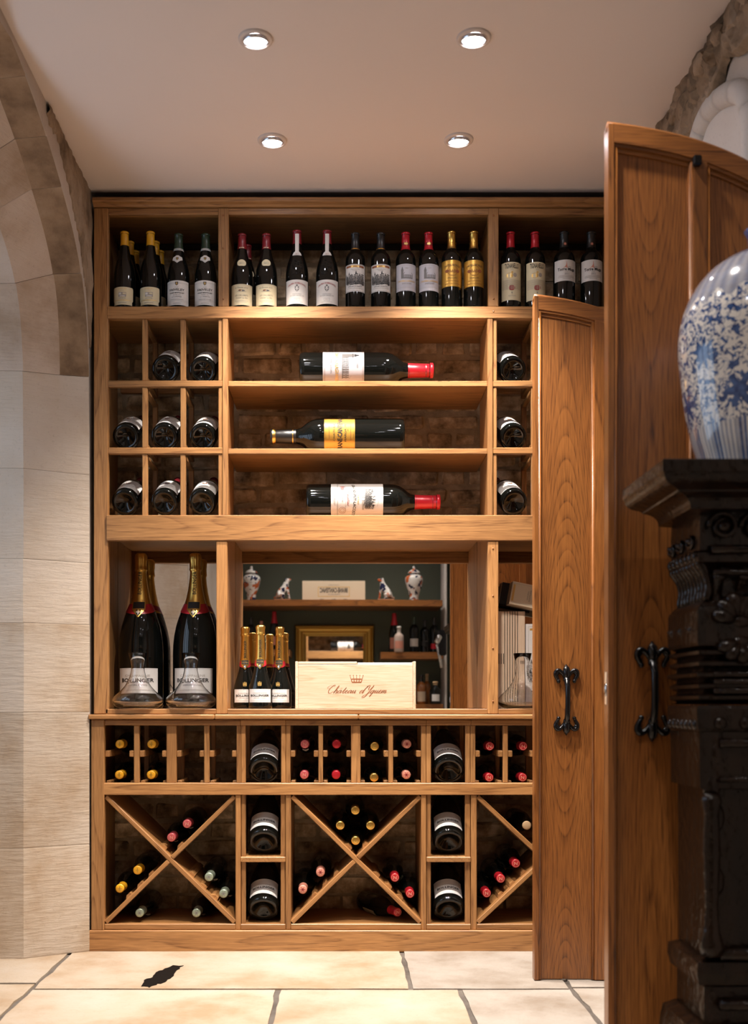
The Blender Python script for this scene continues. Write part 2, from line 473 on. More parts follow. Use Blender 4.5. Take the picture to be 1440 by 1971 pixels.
# ---- left wall with a wide stone arch; t = distance from the shelving towards the camera
def catmull(pts, n):
    out = []
    P = [Vector(p) for p in pts]
    for i in range(len(P) - 1):
        a = P[max(i - 1, 0)]; b_ = P[i]; c = P[i + 1]; d = P[min(i + 2, len(P) - 1)]
        for k in range(n):
            t = k / n
            out.append(0.5 * ((2 * b_) + (c - a) * t + (2 * a - 5 * b_ + 4 * c - d) * t * t + (3 * b_ - 3 * c + d - a) * t ** 3))
    out.append(P[-1])
    return out
half = [(0.012, 0.0), (0.012, 0.407), (0.012, 0.909), (0.012, 1.24), (0.012, 1.476), (0.012, 1.81), (0.016, 2.05), (0.028, 2.22), (0.075, 2.42), (0.17, 2.56), (0.30, 2.65), (0.47, 2.727), (0.67, 2.80), (0.86, 2.845), (1.0, 2.865)]
curve = []                                              # (t, z, arch fraction)
for i in range(len(half) - 1):
    a, b_ = half[i], half[i + 1]
    nsub = 3 if i < 5 else 4
    for k in range(nsub):
        s = k / nsub
        curve.append((a[0] + (b_[0] - a[0]) * s, a[1] + (b_[1] - a[1]) * s))
curve.append(half[-1])
# smooth the arched part
for it in range(3):
    for i in range(17, len(curve) - 1):
        curve[i] = tuple((curve[i - 1][q] + 2 * curve[i][q] + curve[i + 1][q]) / 4 for q in (0, 1))
full = curve + [(2.0 - t, z) for t, z in reversed(curve[:-1])]
def af(i):
    z = full[i][1]
    return min(1.0, max(0.0, (z - 2.05) / 0.42))
nrm = []
for i in range(len(full)):
    a = Vector(full[max(i - 1, 0)]); b_ = Vector(full[min(i + 1, len(full) - 1)])
    d = (b_ - a).normalized()
    nrm.append(Vector((d.y, -d.x)))                    # into the opening
def ring(i, grow=0.0):
    f = af(i)
    t, z = full[i]; nv = nrm[i]
    prof = [(0.0, 0.0), (0.10, 0.055 * (1 - f) + 0.012 * f), (0.215, 0.122 * (1 - f) + 0.115 * f), (0.62, 0.135)]
    out = [(XL - dp, FRONT - (t + nv.x * nn), z + nv.y * nn) for dp, nn in prof]
    w = 0.02 if f < .5 else 0.07
    out += [(XL - 0.62, FRONT - (t - nv.x * w), z - nv.y * w), (XL - 0.012, FRONT - (t - nv.x * w), z - nv.y * w)]
    return out
m = MB()
# solid wall pieces round the opening
m.box(XL - 0.62, XL - 0.004, FRONT - 0.009, 4.75, 0, 3.0)
m.box(XL - 0.62, XL, BACK_Y - 0.1, FRONT - 2.0, 0, 3.0)
for i in range(len(full) - 1):
    (t0, z0), (t1, z1) = full[i], full[i + 1]
    if z0 < 2.1 or z1 < 2.1 or abs(t1 - t0) < 1e-5: continue
    a = [(XL, FRONT - t0, z0 + .002), (XL, FRONT - t1, z1 + .002), (XL, FRONT - t1, CEIL + .03), (XL, FRONT - t0, CEIL + .03)]
    b_ = [(x - 0.62, y, z) for x, y, z in a]
    m.add(a + b_, [(0, 1, 2, 3), (7, 6, 5, 4), (0, 4, 5, 1), (2, 6, 7, 3)])
wall_left = m.build('wall_left', M['smooth_stone']); struct(wall_left, 'left wall of pale dressed stone with a wide arched opening')
cuts_z = [0.0, 0.407, 0.909, 1.24, 1.476, 1.81, 2.17]
idx = []
for z in cuts_z: idx.append(min(range(len(curve)), key=lambda i: abs(curve[i][1] - z)))
for t in (0.14, 0.44, 0.64, 0.85): idx.append(min(range(len(curve)), key=lambda i: abs(curve[i][0] - t) + (9 if curve[i][1] < 2.2 else 0)))
nf = len(full) - 1
idx = idx + [len(curve) - 1 + 3] + [nf - i for i in reversed(idx)]
idx = sorted(set(idx))
for bi in range(len(idx) - 1):
    a, b_ = idx[bi], idx[bi + 1]
    if b_ - a < 1: continue
    m = MB(); rings = [[Vector(p) for p in ring(i)] for i in range(a, b_ + 1)]
    if len(rings) < 2: continue
    gapv = (rings[1][2] - rings[0][2]); L0 = max(gapv.length, 1e-4)
    rings[0] = [p + (q - p) * min(0.45, 0.0005 / L0) for p, q in zip(rings[0], rings[1])]
    L1 = max((rings[-2][2] - rings[-1][2]).length, 1e-4)
    rings[-1] = [p + (q - p) * min(0.45, 0.0005 / L1) for p, q in zip(rings[-1], rings[-2])]
    random.seed(bi + 40)
    jit = random.uniform(-0.002, 0.002)
    # chamfered arrises: pull the end rings inwards a touch
    inner0 = [p + Vector((-0.0015, 0.0, 0)) for p in rings[0]]; inner1 = [p + Vector((-0.0015, 0, 0)) for p in rings[-1]]
    mid0 = [p + (q - p) * min(0.5, 0.004 / L0) for p, q in zip(rings[0], rings[1])]
    mid1 = [p + (q - p) * min(0.5, 0.004 / L1) for p, q in zip(rings[-1], rings[-2])]
    seq = [inner0, mid0] + rings[1:-1] + [mid1, inner1]
    vs = [p + Vector((jit, 0, 0)) for rg in seq for p in rg]
    fs = []
    for r in range(len(seq) - 1):
        for q in range(6):
            w = (q + 1) % 6
            fs.append((r * 6 + q, r * 6 + w, (r + 1) * 6 + w, (r + 1) * 6 + q))
    fs.append(tuple(range(5, -1, -1))); fs.append(tuple((len(seq) - 1) * 6 + q for q in range(6)))
    m.add(vs, fs)
    for fi, f in enumerate(m.f):
        pass
    zmid = full[(a + b_) // 2][1]
    o = m.build('stone_block', [M['stone'] if zmid < 2.25 else M['arch_stone'], M['stone_brown']], wall_left)
    if zmid > 2.3:
        # the outer order of the arch is a darker brown
        me = o.data
        for p in me.polygons:
            c = p.center
            if c.x > XL - 0.105 and c.x < XL - 0.02: p.material_index = 1
# rough rubble between the arch and the ceiling
def rough_strip(name, grid, mat, parent, amp, seed, freq=22.0, axis=0):
    bm = bmesh.new(); V_ = []
    for row in grid:
        rr = []
        for p in row:
            q = Vector(p)
            n_ = mnoise.noise(q * freq + Vector((seed, 0, 0))) + 0.6 * mnoise.noise(q * freq * 2.3)
            q[axis] += amp * n_
            rr.append(bm.verts.new(q))
        V_.append(rr)
    for i in range(len(V_) - 1):
        for j in range(len(V_[0]) - 1):
            bm.faces.new((V_[i][j], V_[i + 1][j], V_[i + 1][j + 1], V_[i][j + 1]))
    mb = MB(); mb.frombm(bm)
    return mb.build(name, mat, parent)
grid = []
for i in range(60):
    t = 0.004 + 0.62 * i / 59
    q_ = min(range(len(curve)), key=lambda k: abs(curve[k][0] - t) + (9 if curve[k][1] < 2.1 else 0))
    zc = curve[q_][1] + 0.045 + 0.05 * mnoise.noise(Vector((t * 9, 1.7, 0))) + 0.10 * (1 - min(1, t / .14)) + .055 * min(1, t / .3)
    lo = min(zc, CEIL - 0.012)
    row = [(XL - 0.012, FRONT - t, lo - .01)]
    for j in range(16):
        f = j / 15
        row.append((XL + 0.004 + 0.006 * math.sin(PI * f), FRONT - t, lo + (CEIL + .005 - lo) * f))
    grid.append(row)
o = rough_strip('rubble_face', grid, M['rubble'], wall_left, 0.006, 5.0, 34)
o['label'] = 'rough broken stone between the arch and the ceiling'
# window set deep in the arch, daylight comes through it
winx = XL - 0.60
m = MB()
wy0, wy1 = FRONT - 1.95, FRONT - 0.16
m.box(winx - 0.06, winx, wy0, wy1, 2.72, 2.9); m.box(winx - 0.06, winx, wy0, wy1, 0, 0.55)
window_1 = m.build('window_1', M['smooth_stone']); struct(window_1, 'stone framed window deep inside the left arch', 'window')
for n in range(5):
    y = wy0 + (wy1 - wy0) * n / 4
    m = MB(); m.box(winx - 0.05, winx - 0.005, y - 0.03, y + 0.03, 0.55, 2.72, 0, 0.008); m.build('mullion', M['smooth_stone'], window_1)
    if n < 4:
        m = MB(); m.box(winx - 0.032, winx - 0.026, y + 0.03, wy0 + (wy1 - wy0) * (n + 1) / 4 - 0.03, 0.55, 2.72); m.build('pane', M['pane'], window_1)

# ---- right wall
m = MB()
m.box(XR, XR + 0.6, 3.78, 4.75, 0, 3.0); m.box(XR, XR + 0.6, BACK_Y - 0.1, 2.52, 0, 3.0)
m.box(XR, XR + 0.6, 2.52, 3.78, 2.36, 3.0)
m.box(XR + 0.45, XR + 0.6, 2.52, 3.78, 0, 2.36)
wall_right = m.build('wall_right', M['smooth_stone']); struct(wall_right, 'right wall of pale stone with a round rib moulding above the oak doors')
rib = catmull([(3.405, 2.30), (3.402, 2.45), (3.385, 2.60), (3.335, 2.675), (3.25, 2.70), (3.12, 2.672), (2.98, 2.60), (2.92, 2.50), (2.91, 2.30)], 5)
cutr = [0, 6, 12, 16, 20, 24, 28, 34, 40]
for a, b_ in zip(cutr[:-1], cutr[1:]):
    m = MB(); seg = rib[a:b_ + 1]
    m.tube([(XR + 0.0, p[0], p[1]) for p in seg], [0.034 if 0 < q < len(seg) - 1 else 0.0337 for q in range(len(seg))], 12)
    m.build('rib_stone', M['white_plaster'], wall_right)
m = MB()
poly = [(p[0], p[1]) for p in rib]
n = len(poly)
m.add([(XR - 0.002, p[0], p[1]) for p in poly], [tuple(range(n))])
m.build('tympanum', M['white_plaster'], wall_right)
grid = []
for i in range(90):
    y = 2.3 + 1.85 * i / 89
    lo = 2.715 + 0.025 * math.sin(y * 9) + 0.05 * mnoise.noise(Vector((y * 7, 0, 4))) - max(0, 3.25 - y) * 0.11
    hi = CEIL + 0.0
    row = [(XR - 0.0, y, lo)]
    row += [(XR - 0.028, y, lo + 0.012 + (hi - lo - 0.012) * j / 11) for j in range(12)]
    grid.append(row)
o = rough_strip('rubble_face', grid, M['rubble'], wall_right, 0.022, 9.0, 15)
o['label'] = 'rough rubble stones under the ceiling'
# broken stones poking past the ceiling line
random.seed(21)
for i in range(15):
    y = 2.75 + i * 0.085 + random.uniform(-.02, .02)
    bm = bmesh.new(); bmesh.ops.create_icosphere(bm, subdivisions=2, radius=1)
    s_ = (random.uniform(.02, .034), random.uniform(.035, .06), random.uniform(.025, .05))
    for v in bm.verts:
        q = v.co.copy(); f = 1 + 0.45 * mnoise.noise(q * 1.7 + Vector((i * 3.3, 0, 0)))
        v.co = Vector((q.x * s_[0] * f, q.y * s_[1] * f, q.z * s_[2] * f))
    mb = MB(); mb.frombm(bm, 0, False)
    mb.build('rubble_stone', M['rubble'], wall_right, (XR - 0.018, y, CEIL - 0.035 - random.uniform(0, .05)))

# ---- wall behind the camera: dark green, seen in the mirror
GY = BACK_Y
m = MB(); m.box(-2.6, 2.2, GY - 0.1, GY, 0, 3.0)
wall_front = m.build('wall_front', M['green']); struct(wall_front, 'dark green painted wall seen in the mirror')
m = MB(); m.box(0.880, 0.90, GY + 0.0, GY + 0.36, 0, 2.89, 0, .004)
trim_1 = m.build('trim_1', M['white_plaster']); struct(trim_1, 'pale plaster edge beside the green alcove', 'trim')

# ------------------------------------------------------------------ downlights
def downlight(x, y, tilt, label, energy=None, cone=86):
    root = empty('ceiling_downlight', (x, y, CEIL), (0, 0, 0), label, 'ceiling light', 'recessed ceiling downlights')
    m = MB(); m.lathe([(0.036, -0.001), (0.037, -0.006), (0.047, -0.0065), (0.050, -0.004), (0.051, 0.0)], 36)
    m.build('trim_ring', M['white'], root)
    m = MB(); m.lathe([(0.0335, 0.0), (0.0345, -0.010), (0.0365, -0.010), (0.0365, 0.0)], 32)
    o = m.build('tilting_rim', M['reflector'], root); o.rotation_euler = (tilt, 0, 0)
    m = MB(); m.lathe([(0.0, -0.0095), (0.022, -0.0088), (0.0335, -0.006)], 28)
    o2 = m.build('lens', M['lens'], o)
    l = bpy.data.lights.new('downlight_lamp', 'SPOT')
    l.energy = energy or SPOT_W; l.color = SPOT_COL
    l.spot_size = math.radians(cone); l.spot_blend = 1.0; l.shadow_soft_size = 0.034
    lo = bpy.data.objects.new('downlight_lamp', l); COL.objects.link(lo)
    lo.parent = root; lo.location = (0, -0.0, -0.022); lo.rotation_euler = (tilt, 0, 0)
    return root
def cx(px_, y_):                                        # ceiling point on an image position
    dep = (CEIL - EYE) * F / (1360 - y_)
    return (px_ - 656) * dep / F, dep
for (a, b_, tl, lb) in ((524, 270, 0.16, 'recessed downlight near the shelving, left of the rear pair'), (883, 269, 0.16, 'recessed downlight near the shelving, right of the rear pair'),
                    (492, 75, 0.16, 'larger looking recessed downlight, left of the front pair'), (912, 73, 0.16, 'larger looking recessed downlight, right of the front pair')):
    X, Y = cx(a, b_)
    downlight(X, Y, tl, lb)
# ------------------------------------------------------------------ oak shelving
def board(name, par, x0, x1, y0, y1, z0, z1, bev=0.0022, mats=None):
    d = (x1 - x0, y1 - y0, z1 - z0)
    ax = max(range(3), key=lambda i: d[i])
    c = ((x0 + x1) / 2, (y0 + y1) / 2, (z0 + z1) / 2)
    m = MB(); m.box(x0 - c[0], x1 - c[0], y0 - c[1], y1 - c[1], z0 - c[2], z1 - c[2], 0, min(bev, min(d) * 0.3))
    o = m.build(name, (mats or OAK)[ax], par)
    pl = par.location if par.type == 'EMPTY' else Vector((0, 0, 0))
    o.location = Vector(c) - pl
    return o
def bd(name, par, xa, xb, ya, yb, d0, d1, **k):        # pixel rectangle on the face of the shelving
    return board(name, par, px(xa), px(xb), FRONT + d0, FRONT + d1, pz(yb), pz(ya), **k)
BK = 0.332
RX = px(656) + XR - 0.002
up = empty('wine_shelving', (0.07, FRONT, 0.90), (0, 0, 0), 'tall honey oak wine shelving unit filling the end wall above the worktop', 'shelving')
RE = 656 + (XR - 0.004) * F / FRONT                     # right end in pixels
LE = 180.5
# stiles, cornice, rails
bd('stile', up, LE, 208, 400, 1374, 0.0, 0.030); bd('stile', up, RE - 28, RE, 400, 1374, 0.0, 0.030)
board('side_panel', up, px(LE) + .004, px(LE) + .024, FRONT + 0.030, FRONT + BK, pz(1364), pz(402))
board('side_panel', up, px(RE) - .024, px(RE) - .004, FRONT + 0.030, FRONT + BK, pz(1364), pz(402))
m = MB()
prof = [(0.0, 399), (-0.006, 399), (-0.010, 396), (-0.024, 393.5), (-0.027, 392), (-0.027, 387), (-0.024, 385), (0.02, 384.5), (0.02, 399)]
n = len(prof)
vs = [(px(LE) - .0, FRONT + d, pz(y)) for d, y in prof] + [(px(RE), FRONT + d, pz(y)) for d, y in prof]
m.add(vs, [tuple(range(n)), tuple(range(2 * n - 1, n - 1, -1))] + [(i, (i + 1) % n, (i + 1) % n + n, i + n) for i in range(n)])
co = m.build('cornice', OAK[0], up); co.location = -up.location
bd('shadow_strip', up, LE, RE, 368, 385, 0.09, 0.10, mats=[M['black_gap']] * 3)  # added strip, shade of the gap under the ceiling put into its colour
bd('top_panel', up, LE + 2, RE - 2, 386, 399, 0.03, BK)
bd('rail', up, 208, RE - 28, 399.5, 412, 0.004, 0.030)
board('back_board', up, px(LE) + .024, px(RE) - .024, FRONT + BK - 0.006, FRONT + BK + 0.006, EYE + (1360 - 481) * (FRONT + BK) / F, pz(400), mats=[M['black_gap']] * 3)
UX1, UX2 = (420, 440), (940, 960)
for a, b_ in (UX1, UX2):
    bd('upright', up, a, b_, 400, 590, 0.0, 0.028)
    board('divider_panel', up, px((a + b_) / 2) - .009, px((a + b_) / 2) + .009, FRONT + .028, FRONT + BK, pz(590), pz(400))
bd('rail', up, 206, RE - 26, 590, 613, -0.002, 0.028)
board('shelf', up, px(LE) + .024, px(RE) - .024, FRONT + .028, FRONT + BK, pz(606), pz(590))
# middle tier: uprights and three long shelves
for a, b_ in ((428, 439), (938.5, 949)):
    bd('upright', up, a, b_, 613, 992, 0.0, BK - 0.10)
for a, b_ in ((733, 743.5), (863, 873.5)):
    bd('shelf', up, 439, 938.5, a, b_, 0.002, BK - 0.004)
bd('rail', up, 205, RE - 25, 992, 1041, -0.006, 0.022)
board('shelf', up, px(LE) + .024, px(RE) - .024, FRONT + .022, FRONT + BK, pz(1016), pz(992))
# bottle grids left and right of the long shelves
def grid_rack(xs_post, x_l, x_r, thin):
    for (a, b_) in xs_post:
        for (ya, yb) in ((613, 732), (744, 861), (873, 992)):
            bd('post', up, a, b_, ya, yb, 0.006, 0.026)
            bd('rear_post', up, a, b_, ya, yb, 0.235, 0.255)
            bd('bearer', up, a + 0.5, b_ - 0.5, yb - 10 if yb < 990 else yb - 4, yb - 0.5, 0.026, 0.235)
            bd('bearer', up, a + 0.5, b_ - 0.5, ya + .5, ya + 8, 0.026, 0.235)
    for (ya, yb) in ((732, 744), (861, 873)):
        bd('rail', up, x_l, x_r, ya, yb, 0.002, 0.026)
        bd('rear_rail', up, x_l, x_r, ya - 22, yb - 22, 0.240, 0.262)
grid_rack(((273, 283.5), (346.5, 357), (420, 427.5)), 207.5, 428, None)
grid_rack(((950.5, 957), (1023.5, 1034), (1097, 1107)), 949.5, RE - 26, None)
# niche tier: uprights, side boards, sill and mirror
for a, b_ in ((416.5, 437.5), (939, 959.5)):
    bd('upright', up, a, b_, 1041, 1374, -0.001, 0.030)
    board('divider_panel', up, px(a) + .001, px(b_) - .001, FRONT + .030, FRONT + BK - 0.002, pz(1364), pz(1016))
bd('sill', up, 203, 416.5, 1364.5, 1374.5, 0.0, 0.022); bd('sill', up, 437.5, 939, 1364.5, 1374.5, 0.0, 0.022); bd('sill', up, 959.5, RE - 25, 1364.5, 1374.5, 0.0, 0.022)
board('base_board', up, px(LE) + .024, px(RE) - .024, FRONT + .022, FRONT + BK, pz(1374), pz(1364.5))
for a, b_ in ((LE + 12, 417), (437, 939.5), (959, RE - 12)):
    m = MB(); m.box(px(a), px(b_), MIRROR_Y, MIRROR_Y + 0.004, pz(1364.5), pz(1016.5))
    o = m.build('mirror', M['mirror'], up); o.location = -up.location; o['label'] = 'silvered mirror lining the niche back'
# dowel pegs on the uprights
for (x, y) in ((430, 575), (430, 478), (430, 415), (950, 600), (950, 575), (950, 415), (949, 1056), (949, 1147), (949, 1248), (949, 1350)):
    m = MB(); m.lathe([(0.0, 0), (0.0035, 0), (0.0038, -0.0008)], 10)
    o = m.build('peg', DOAK[1], up); o.location = Vector((px(x), FRONT - 0.0028, pz(y))) - up.location; o.rotation_euler = (PI / 2, 0, 0)

wt = empty('worktop', (0.07, FRONT, pz(1384.5)), (0, 0, 0), 'long oak worktop ledge between the upper shelving and the lower wine rack', 'worktop')
xs = [172, 414, 690, RE + 1]
for a, b_ in zip(xs[:-1], xs[1:]):
    board('board', wt, px(a) + (0.0 if a > 180 else 0), px(b_), FRONT - 0.022, FRONT + BK, pz(1384.3), pz(1375), bev=.004)

base = empty('wine_rack', (0.07, FRONT, 0), (0, 0, 0), 'low honey oak wine rack with X shaped bins under the worktop', 'wine rack')
BL, BR = 172.5, RE + 1
bd('plinth', base, BL, BR, 1790, 1831.5, -0.012, 0.012)
bd('stile', base, 176, 201, 1385, 1790, -0.006, 0.024); bd('stile', base, RE - 28, RE, 1385, 1790, -0.006, 0.024)
board('side_panel', base, px(177), px(187), FRONT + .024, FRONT + BK, 0.09, pz(1386))
board('side_panel', base, px(RE) - .03, px(RE) - .01, FRONT + .024, FRONT + BK, 0.09, pz(1386))
for a, b_ in ((201, 463), (463, 550), (550, 821), (821, 907), (907, RE - 28)):
    bd('top_rail', base, a, b_, 1385.5, 1396, 0.0, 0.024)
cells = [(257, 267.5), (320, 339), (392.5, 402.5), (455, 463.4), (463.8, 472.5), (541, 549.6), (550, 559), (613, 621.6), (676, 694), (748, 757), (811, 820.5), (821, 830), (896.5, 905.8), (906.2, 915.6), (969, 978.4), (1031, 1050), (1104, 1114)]
for a, b_ in cells:
    bd('divider', base, a, b_, 1396, 1507, 0.006, 0.030)
    bd('rear_divider', base, a, b_, 1396, 1507, 0.22, 0.24)
bottle_cells = [(201, 257), (267.5, 320), (339, 392.5), (402.5, 455), (559, 613), (621.6, 676), (694, 748), (757, 811), (915.6, 969), (978.4, 1031), (1050, 1104)]
for a, b_ in bottle_cells:                               # pairs of bearers carry the upper bottles
    for (c, d) in ((a, a + 9), (b_ - 9, b_)):
        bd('bearer', base, c, d, 1445, 1457, 0.010, 0.24)
        bd('bearer', base, c, d, 1503.5, 1513, 0.034, 0.24)
bd('rail', base, 199.5, RE - 27, 1507, 1530, -0.004, 0.024)
board('shelf', base, px(187), px(RE) - .03, FRONT + .024, FRONT + BK, pz(1524), pz(1513))
ups = [(453.3, 463.2), (463.8, 472.5), (540, 549.4), (549.8, 560), (811, 820.6), (821.2, 830), (896, 906.3), (907.2, 918)]
for i, (a, b_) in enumerate(ups):
    bd('upright', base, a, b_, 1530, 1790 if i % 4 in (0, 3) else 1780, 0.002 if i % 4 in (0, 3) else 0.012, 0.032 if i % 4 in (1, 2) else BK)
for a, b_ in ((463, 549.6), (821, 906.5)):
    bd('bin_shelf', base, a, b_, 1649.5, 1659.5, -0.001, 0.20)
    bd('bottom_rail', base, a, b_, 1779, 1789.5, 0.0, 0.024)
for a, b_ in ((201, 453.3), (560, 811), (918, RE - 28)):
    bd('bottom_rail', base, a, b_, 1778.5, 1789.5, 0.0, 0.024)
board('floor_board', base, px(187), px(RE) - .03, FRONT + .024, FRONT + BK, pz(1787), pz(1779.5))
def xbin(xl, xr, side):
    yt, yb = 1532, 1777.5
    ang = math.atan2(pz(yt) - pz(yb), px(xr) - px(xl)); ln = math.hypot(px(xr) - px(xl), pz(yt) - pz(yb))
    cxm, czm = (px(xl) + px(xr)) / 2, (pz(yt) + pz(yb)) / 2
    th = 0.0085
    def arm(a, l0, l1, name='cross_panel'):
        m = MB(); m.box(l0, l1, -0.155, 0.155, -th, th, 0, 0.002)
        o = m.build(name, OAK[0], base); o.location = Vector((cxm, FRONT + 0.159, czm)) - base.location; o.rotation_euler = (0, a, 0)
        return o
    A = arm(ang, -ln / 2 + .004, ln / 2 - .004)                    # falls to the right
    B1 = arm(-ang, -ln / 2 + .004, -th - .0005); B2 = arm(-ang, th + .0005, ln / 2 - .004)
    # little stop blocks that keep the bottles from rolling
    for o, ls, up_ in ((A, (0.10, 0.165, 0.225), 1), (B1, (-0.095, -0.155, -0.215), 1), (B2, (0.06,), 1), (A, (-0.05,), 1)):
        for l in ls:
            m = MB()
            m.add([(l - .019, -.13, th), (l + .013, -.13, th), (l + .010, -.13, th + .010), (l - .006, -.13, th + .010), (l - .019, .13, th), (l + .013, .13, th), (l + .010, .13, th + .010), (l - .006, .13, th + .010)],
                  [(0, 1, 2, 3), (7, 6, 5, 4), (0, 4, 5, 1), (1, 5, 6, 2), (2, 6, 7, 3), (3, 7, 4, 0)])
            m.build('stop_block', OAK[1], o)
xbin(201.5, 453, 0); xbin(560.5, 811, 0); xbin(918, RE - 28, 0)

# ------------------------------------------------------------------ oak door leaves
def ttop(s): return 2.322 - 0.11 * s - 0.36 * s * s - 1.2 * s ** 4
def door_leaf(x0, y, label, group, knobend):
    Wd = 0.462; T = 0.04; zb = 0.004
    root = empty('oak_door', (x0, y, 0), (0, 0, 0), label, 'door', group)
    def arched(name, s0, s1, ylo, yhi, off0, off1, mat, zlo=None):
        # strip under the arched top: from ttop-off0 up to ttop-off1, or from zlo
        n = max(2, int((s1 - s0) / 0.02)); m = MB(); vs = []; fs = []
        for i in range(n + 1):
            s = s0 + (s1 - s0) * i / n
            za = zlo if zlo is not None else ttop(s) - off0
            zt = ttop(s) - off1
            vs += [(s, ylo, za), (s, ylo, zt), (s, yhi, zt), (s, yhi, za)]
        for i in range(n):
            k = i * 4
            for q in range(4): fs.append((k + q, k + (q + 1) % 4, k + 4 + (q + 1) % 4, k + 4 + q))
        fs += [(3, 2, 1, 0), (n * 4, n * 4 + 1, n * 4 + 2, n * 4 + 3)]
        c_ = (s0 + s1) / 2
        m.add([(a - c_, b_, c) for a, b_, c in vs], fs)
        o = m.build(name, mat, root); o.location = (c_, 0, 0)
        return o
    ST, P1, MU, P2 = 0.014, 0.201, 0.239, 0.425
    arched('stile', 0.0, ST, 0, T, 0, 0.0, DOAK[2], zb)
    arched('stile', P2 + .002, Wd, 0, T, 0, 0.0, DOAK[2], zb)
    arched('mullion', P1 + .003, MU - .003, 0.0, T, 0, 0.044, DOAK[2], zb)
    arched('top_rail', ST, P2 + .002, 0.0, T, 0.044, 0.0, DOAK[0])
    arched('panel', ST, P1 + .003, 0.016, 0.030, 0, 0.044, DPANEL[2], zb)
    arched('panel', MU - .003, P2 + .002, 0.016, 0.030, 0, 0.044, DPANEL[2], zb)
    # bead mouldings round the panels
    for (sa, sg) in ((ST, 1), (P1 + .003, -1), (MU - .003, 1), (P2 + .002, -1)):
        for (w0, w1, yl) in ((0.0, 0.008, 0.004), (0.008, 0.012, 0.012)):
            a, b_ = sorted((sa + sg * w0, sa + sg * w1))
            m = MB(); z1 = ttop((a + b_) / 2) - 0.050
            if w0 == 0:
                m.tube([(sa + sg * 0.004, 0.009, zb), (sa + sg * 0.004, 0.009, z1)], 0.0062, 10)
            else:
                m.box(a, b_, yl, 0.020, zb, z1)
            m.build('moulding', DOAK[2], root)
    for (s0, s1) in ((ST, P1 + .003), (MU - .003, P2 + .002)):
        arched('moulding', s0, s1, 0.004, 0.020, 0.052, 0.044, DOAK[0])
        arched('moulding', s0 + .006, s1 - .006, 0.011, 0.020, 0.062, 0.052, DOAK[0])
    # cap bead along the arched top
    m = MB(); m.tube([(s, T / 2 - 0.002, ttop(s) - 0.001) for s in [Wd * i / 24 for i in range(25)]], 0.0125, 8)
    m.build('top_bead', DOAK[0], root)
    if knobend:
        m = MB(); zc_ = 0.974; m.box(-0.0012, 0.004, .012, .030, zc_ - .040, zc_ + .040, 0, .001); m.ball((-0.001, .021, zc_ - .004), .011, sc=(.35, .8, 1.5))
        o = m.build('latch_plate', M['chrome'], root)
    return root
def handle(cx_, y, zc, sc, label):
    root = empty('pull_handle', (cx_, y, zc), (0, 0, 0), label, 'handle', 'wrought iron door pulls')
    H = 0.116
    m = MB()
    pts = [(0, -0.004, -0.080), (0, -0.012, -0.070), (0, -0.026, -0.050), (0, -0.031, 0.0), (0, -0.027, 0.045), (0, -0.013, 0.066), (0, -0.004, 0.076)]
    m.tube(catmull(pts, 5), [0.0108 - 0.0020 * math.sin(PI * i / 30) if i < 30 else .009 for i in range(31)], 12)
    m.ball((0, -0.012, 0.068), 0.011, sc=(1.1, .8, 1)); m.ball((0, -0.012, -0.072), 0.011, sc=(1.1, .8, 1))
    m.build('grip', M['iron'], root)
    for sg in (1, -1):
        m = MB()
        m.tube([(0, -0.006, sg * .074), (0, -.008, sg * .082), (0, -.009, sg * .092), (0, -.007, sg * .104), (0, -.004, sg * .114), (0, -0.002, sg * .121)], [.008, .0125, .0115, .0125, .006, .0012], 10)
        m.ball((0, -.010, sg * .103), .0115, sc=(1, .6, 1))
        m.build('finial', M['iron'], root)
        for sx in (1, -1):
            m = MB()
            pts = [(sx * .004, -.006, sg * .072), (sx * .012, -.008, sg * .088), (sx * .024, -.009, sg * .099), (sx * .034, -.009, sg * .097), (sx * .037, -.008, sg * .085), (sx * .030, -.007, sg * .070), (sx * .026, -.006, sg * .062)]
            pts = [(p[0], p[1], p[2]) for p in pts]
            cc = catmull(pts, 4)
            m.tube(cc, [0.0050 + 0.0028 * math.sin(PI * min(1, i / len(cc) * 1.02)) ** 1.3 for i in range(len(cc))], 10); m.ball((sx * .027, -.008, sg * .063), .0068); m.ball((sx * .033, -.009, sg * .092), .0088, sc=(1, .7, 1))
            m.build('scroll', M['iron'], root)
    return root
D1X, D1Y = (1029 - 656) * 3.706 / F, 3.706
D2X, D2Y = (1171 - 656) * 2.61 / F, 2.61
door_leaf(D1X, D1Y, 'far oak door leaf, the lighter one standing right before the shelving', 'pair of oak door leaves', 0)
door_leaf(D2X, D2Y, 'near oak door leaf, the taller looking dark one behind the vase', 'pair of oak door leaves', 1)
handle((1091.5 - 656) * 3.706 / F, D1Y + 0.016, EYE + (1360 - 1347) * 3.706 / F, 1, 'black iron pull handle on the far, lighter oak door leaf')
handle((1258 - 656) * 2.61 / F, D2Y + 0.016, EYE + (1360 - 1331) * 2.61 / F, 1, 'black iron pull handle on the near oak door leaf beside the carved cabinet')
m = MB(); bx = (1343 - 656) * 2.60 / F; bz = EYE + (1360 - 308) * 2.60 / F
m.box(bx - .010, bx + .010, D2Y - .014, D2Y + .002, bz - .012, bz + .012, 0, .003)
tag(m.build('door_catch', M['iron']), 'small black iron catch near the top of the near oak door', 'catch')
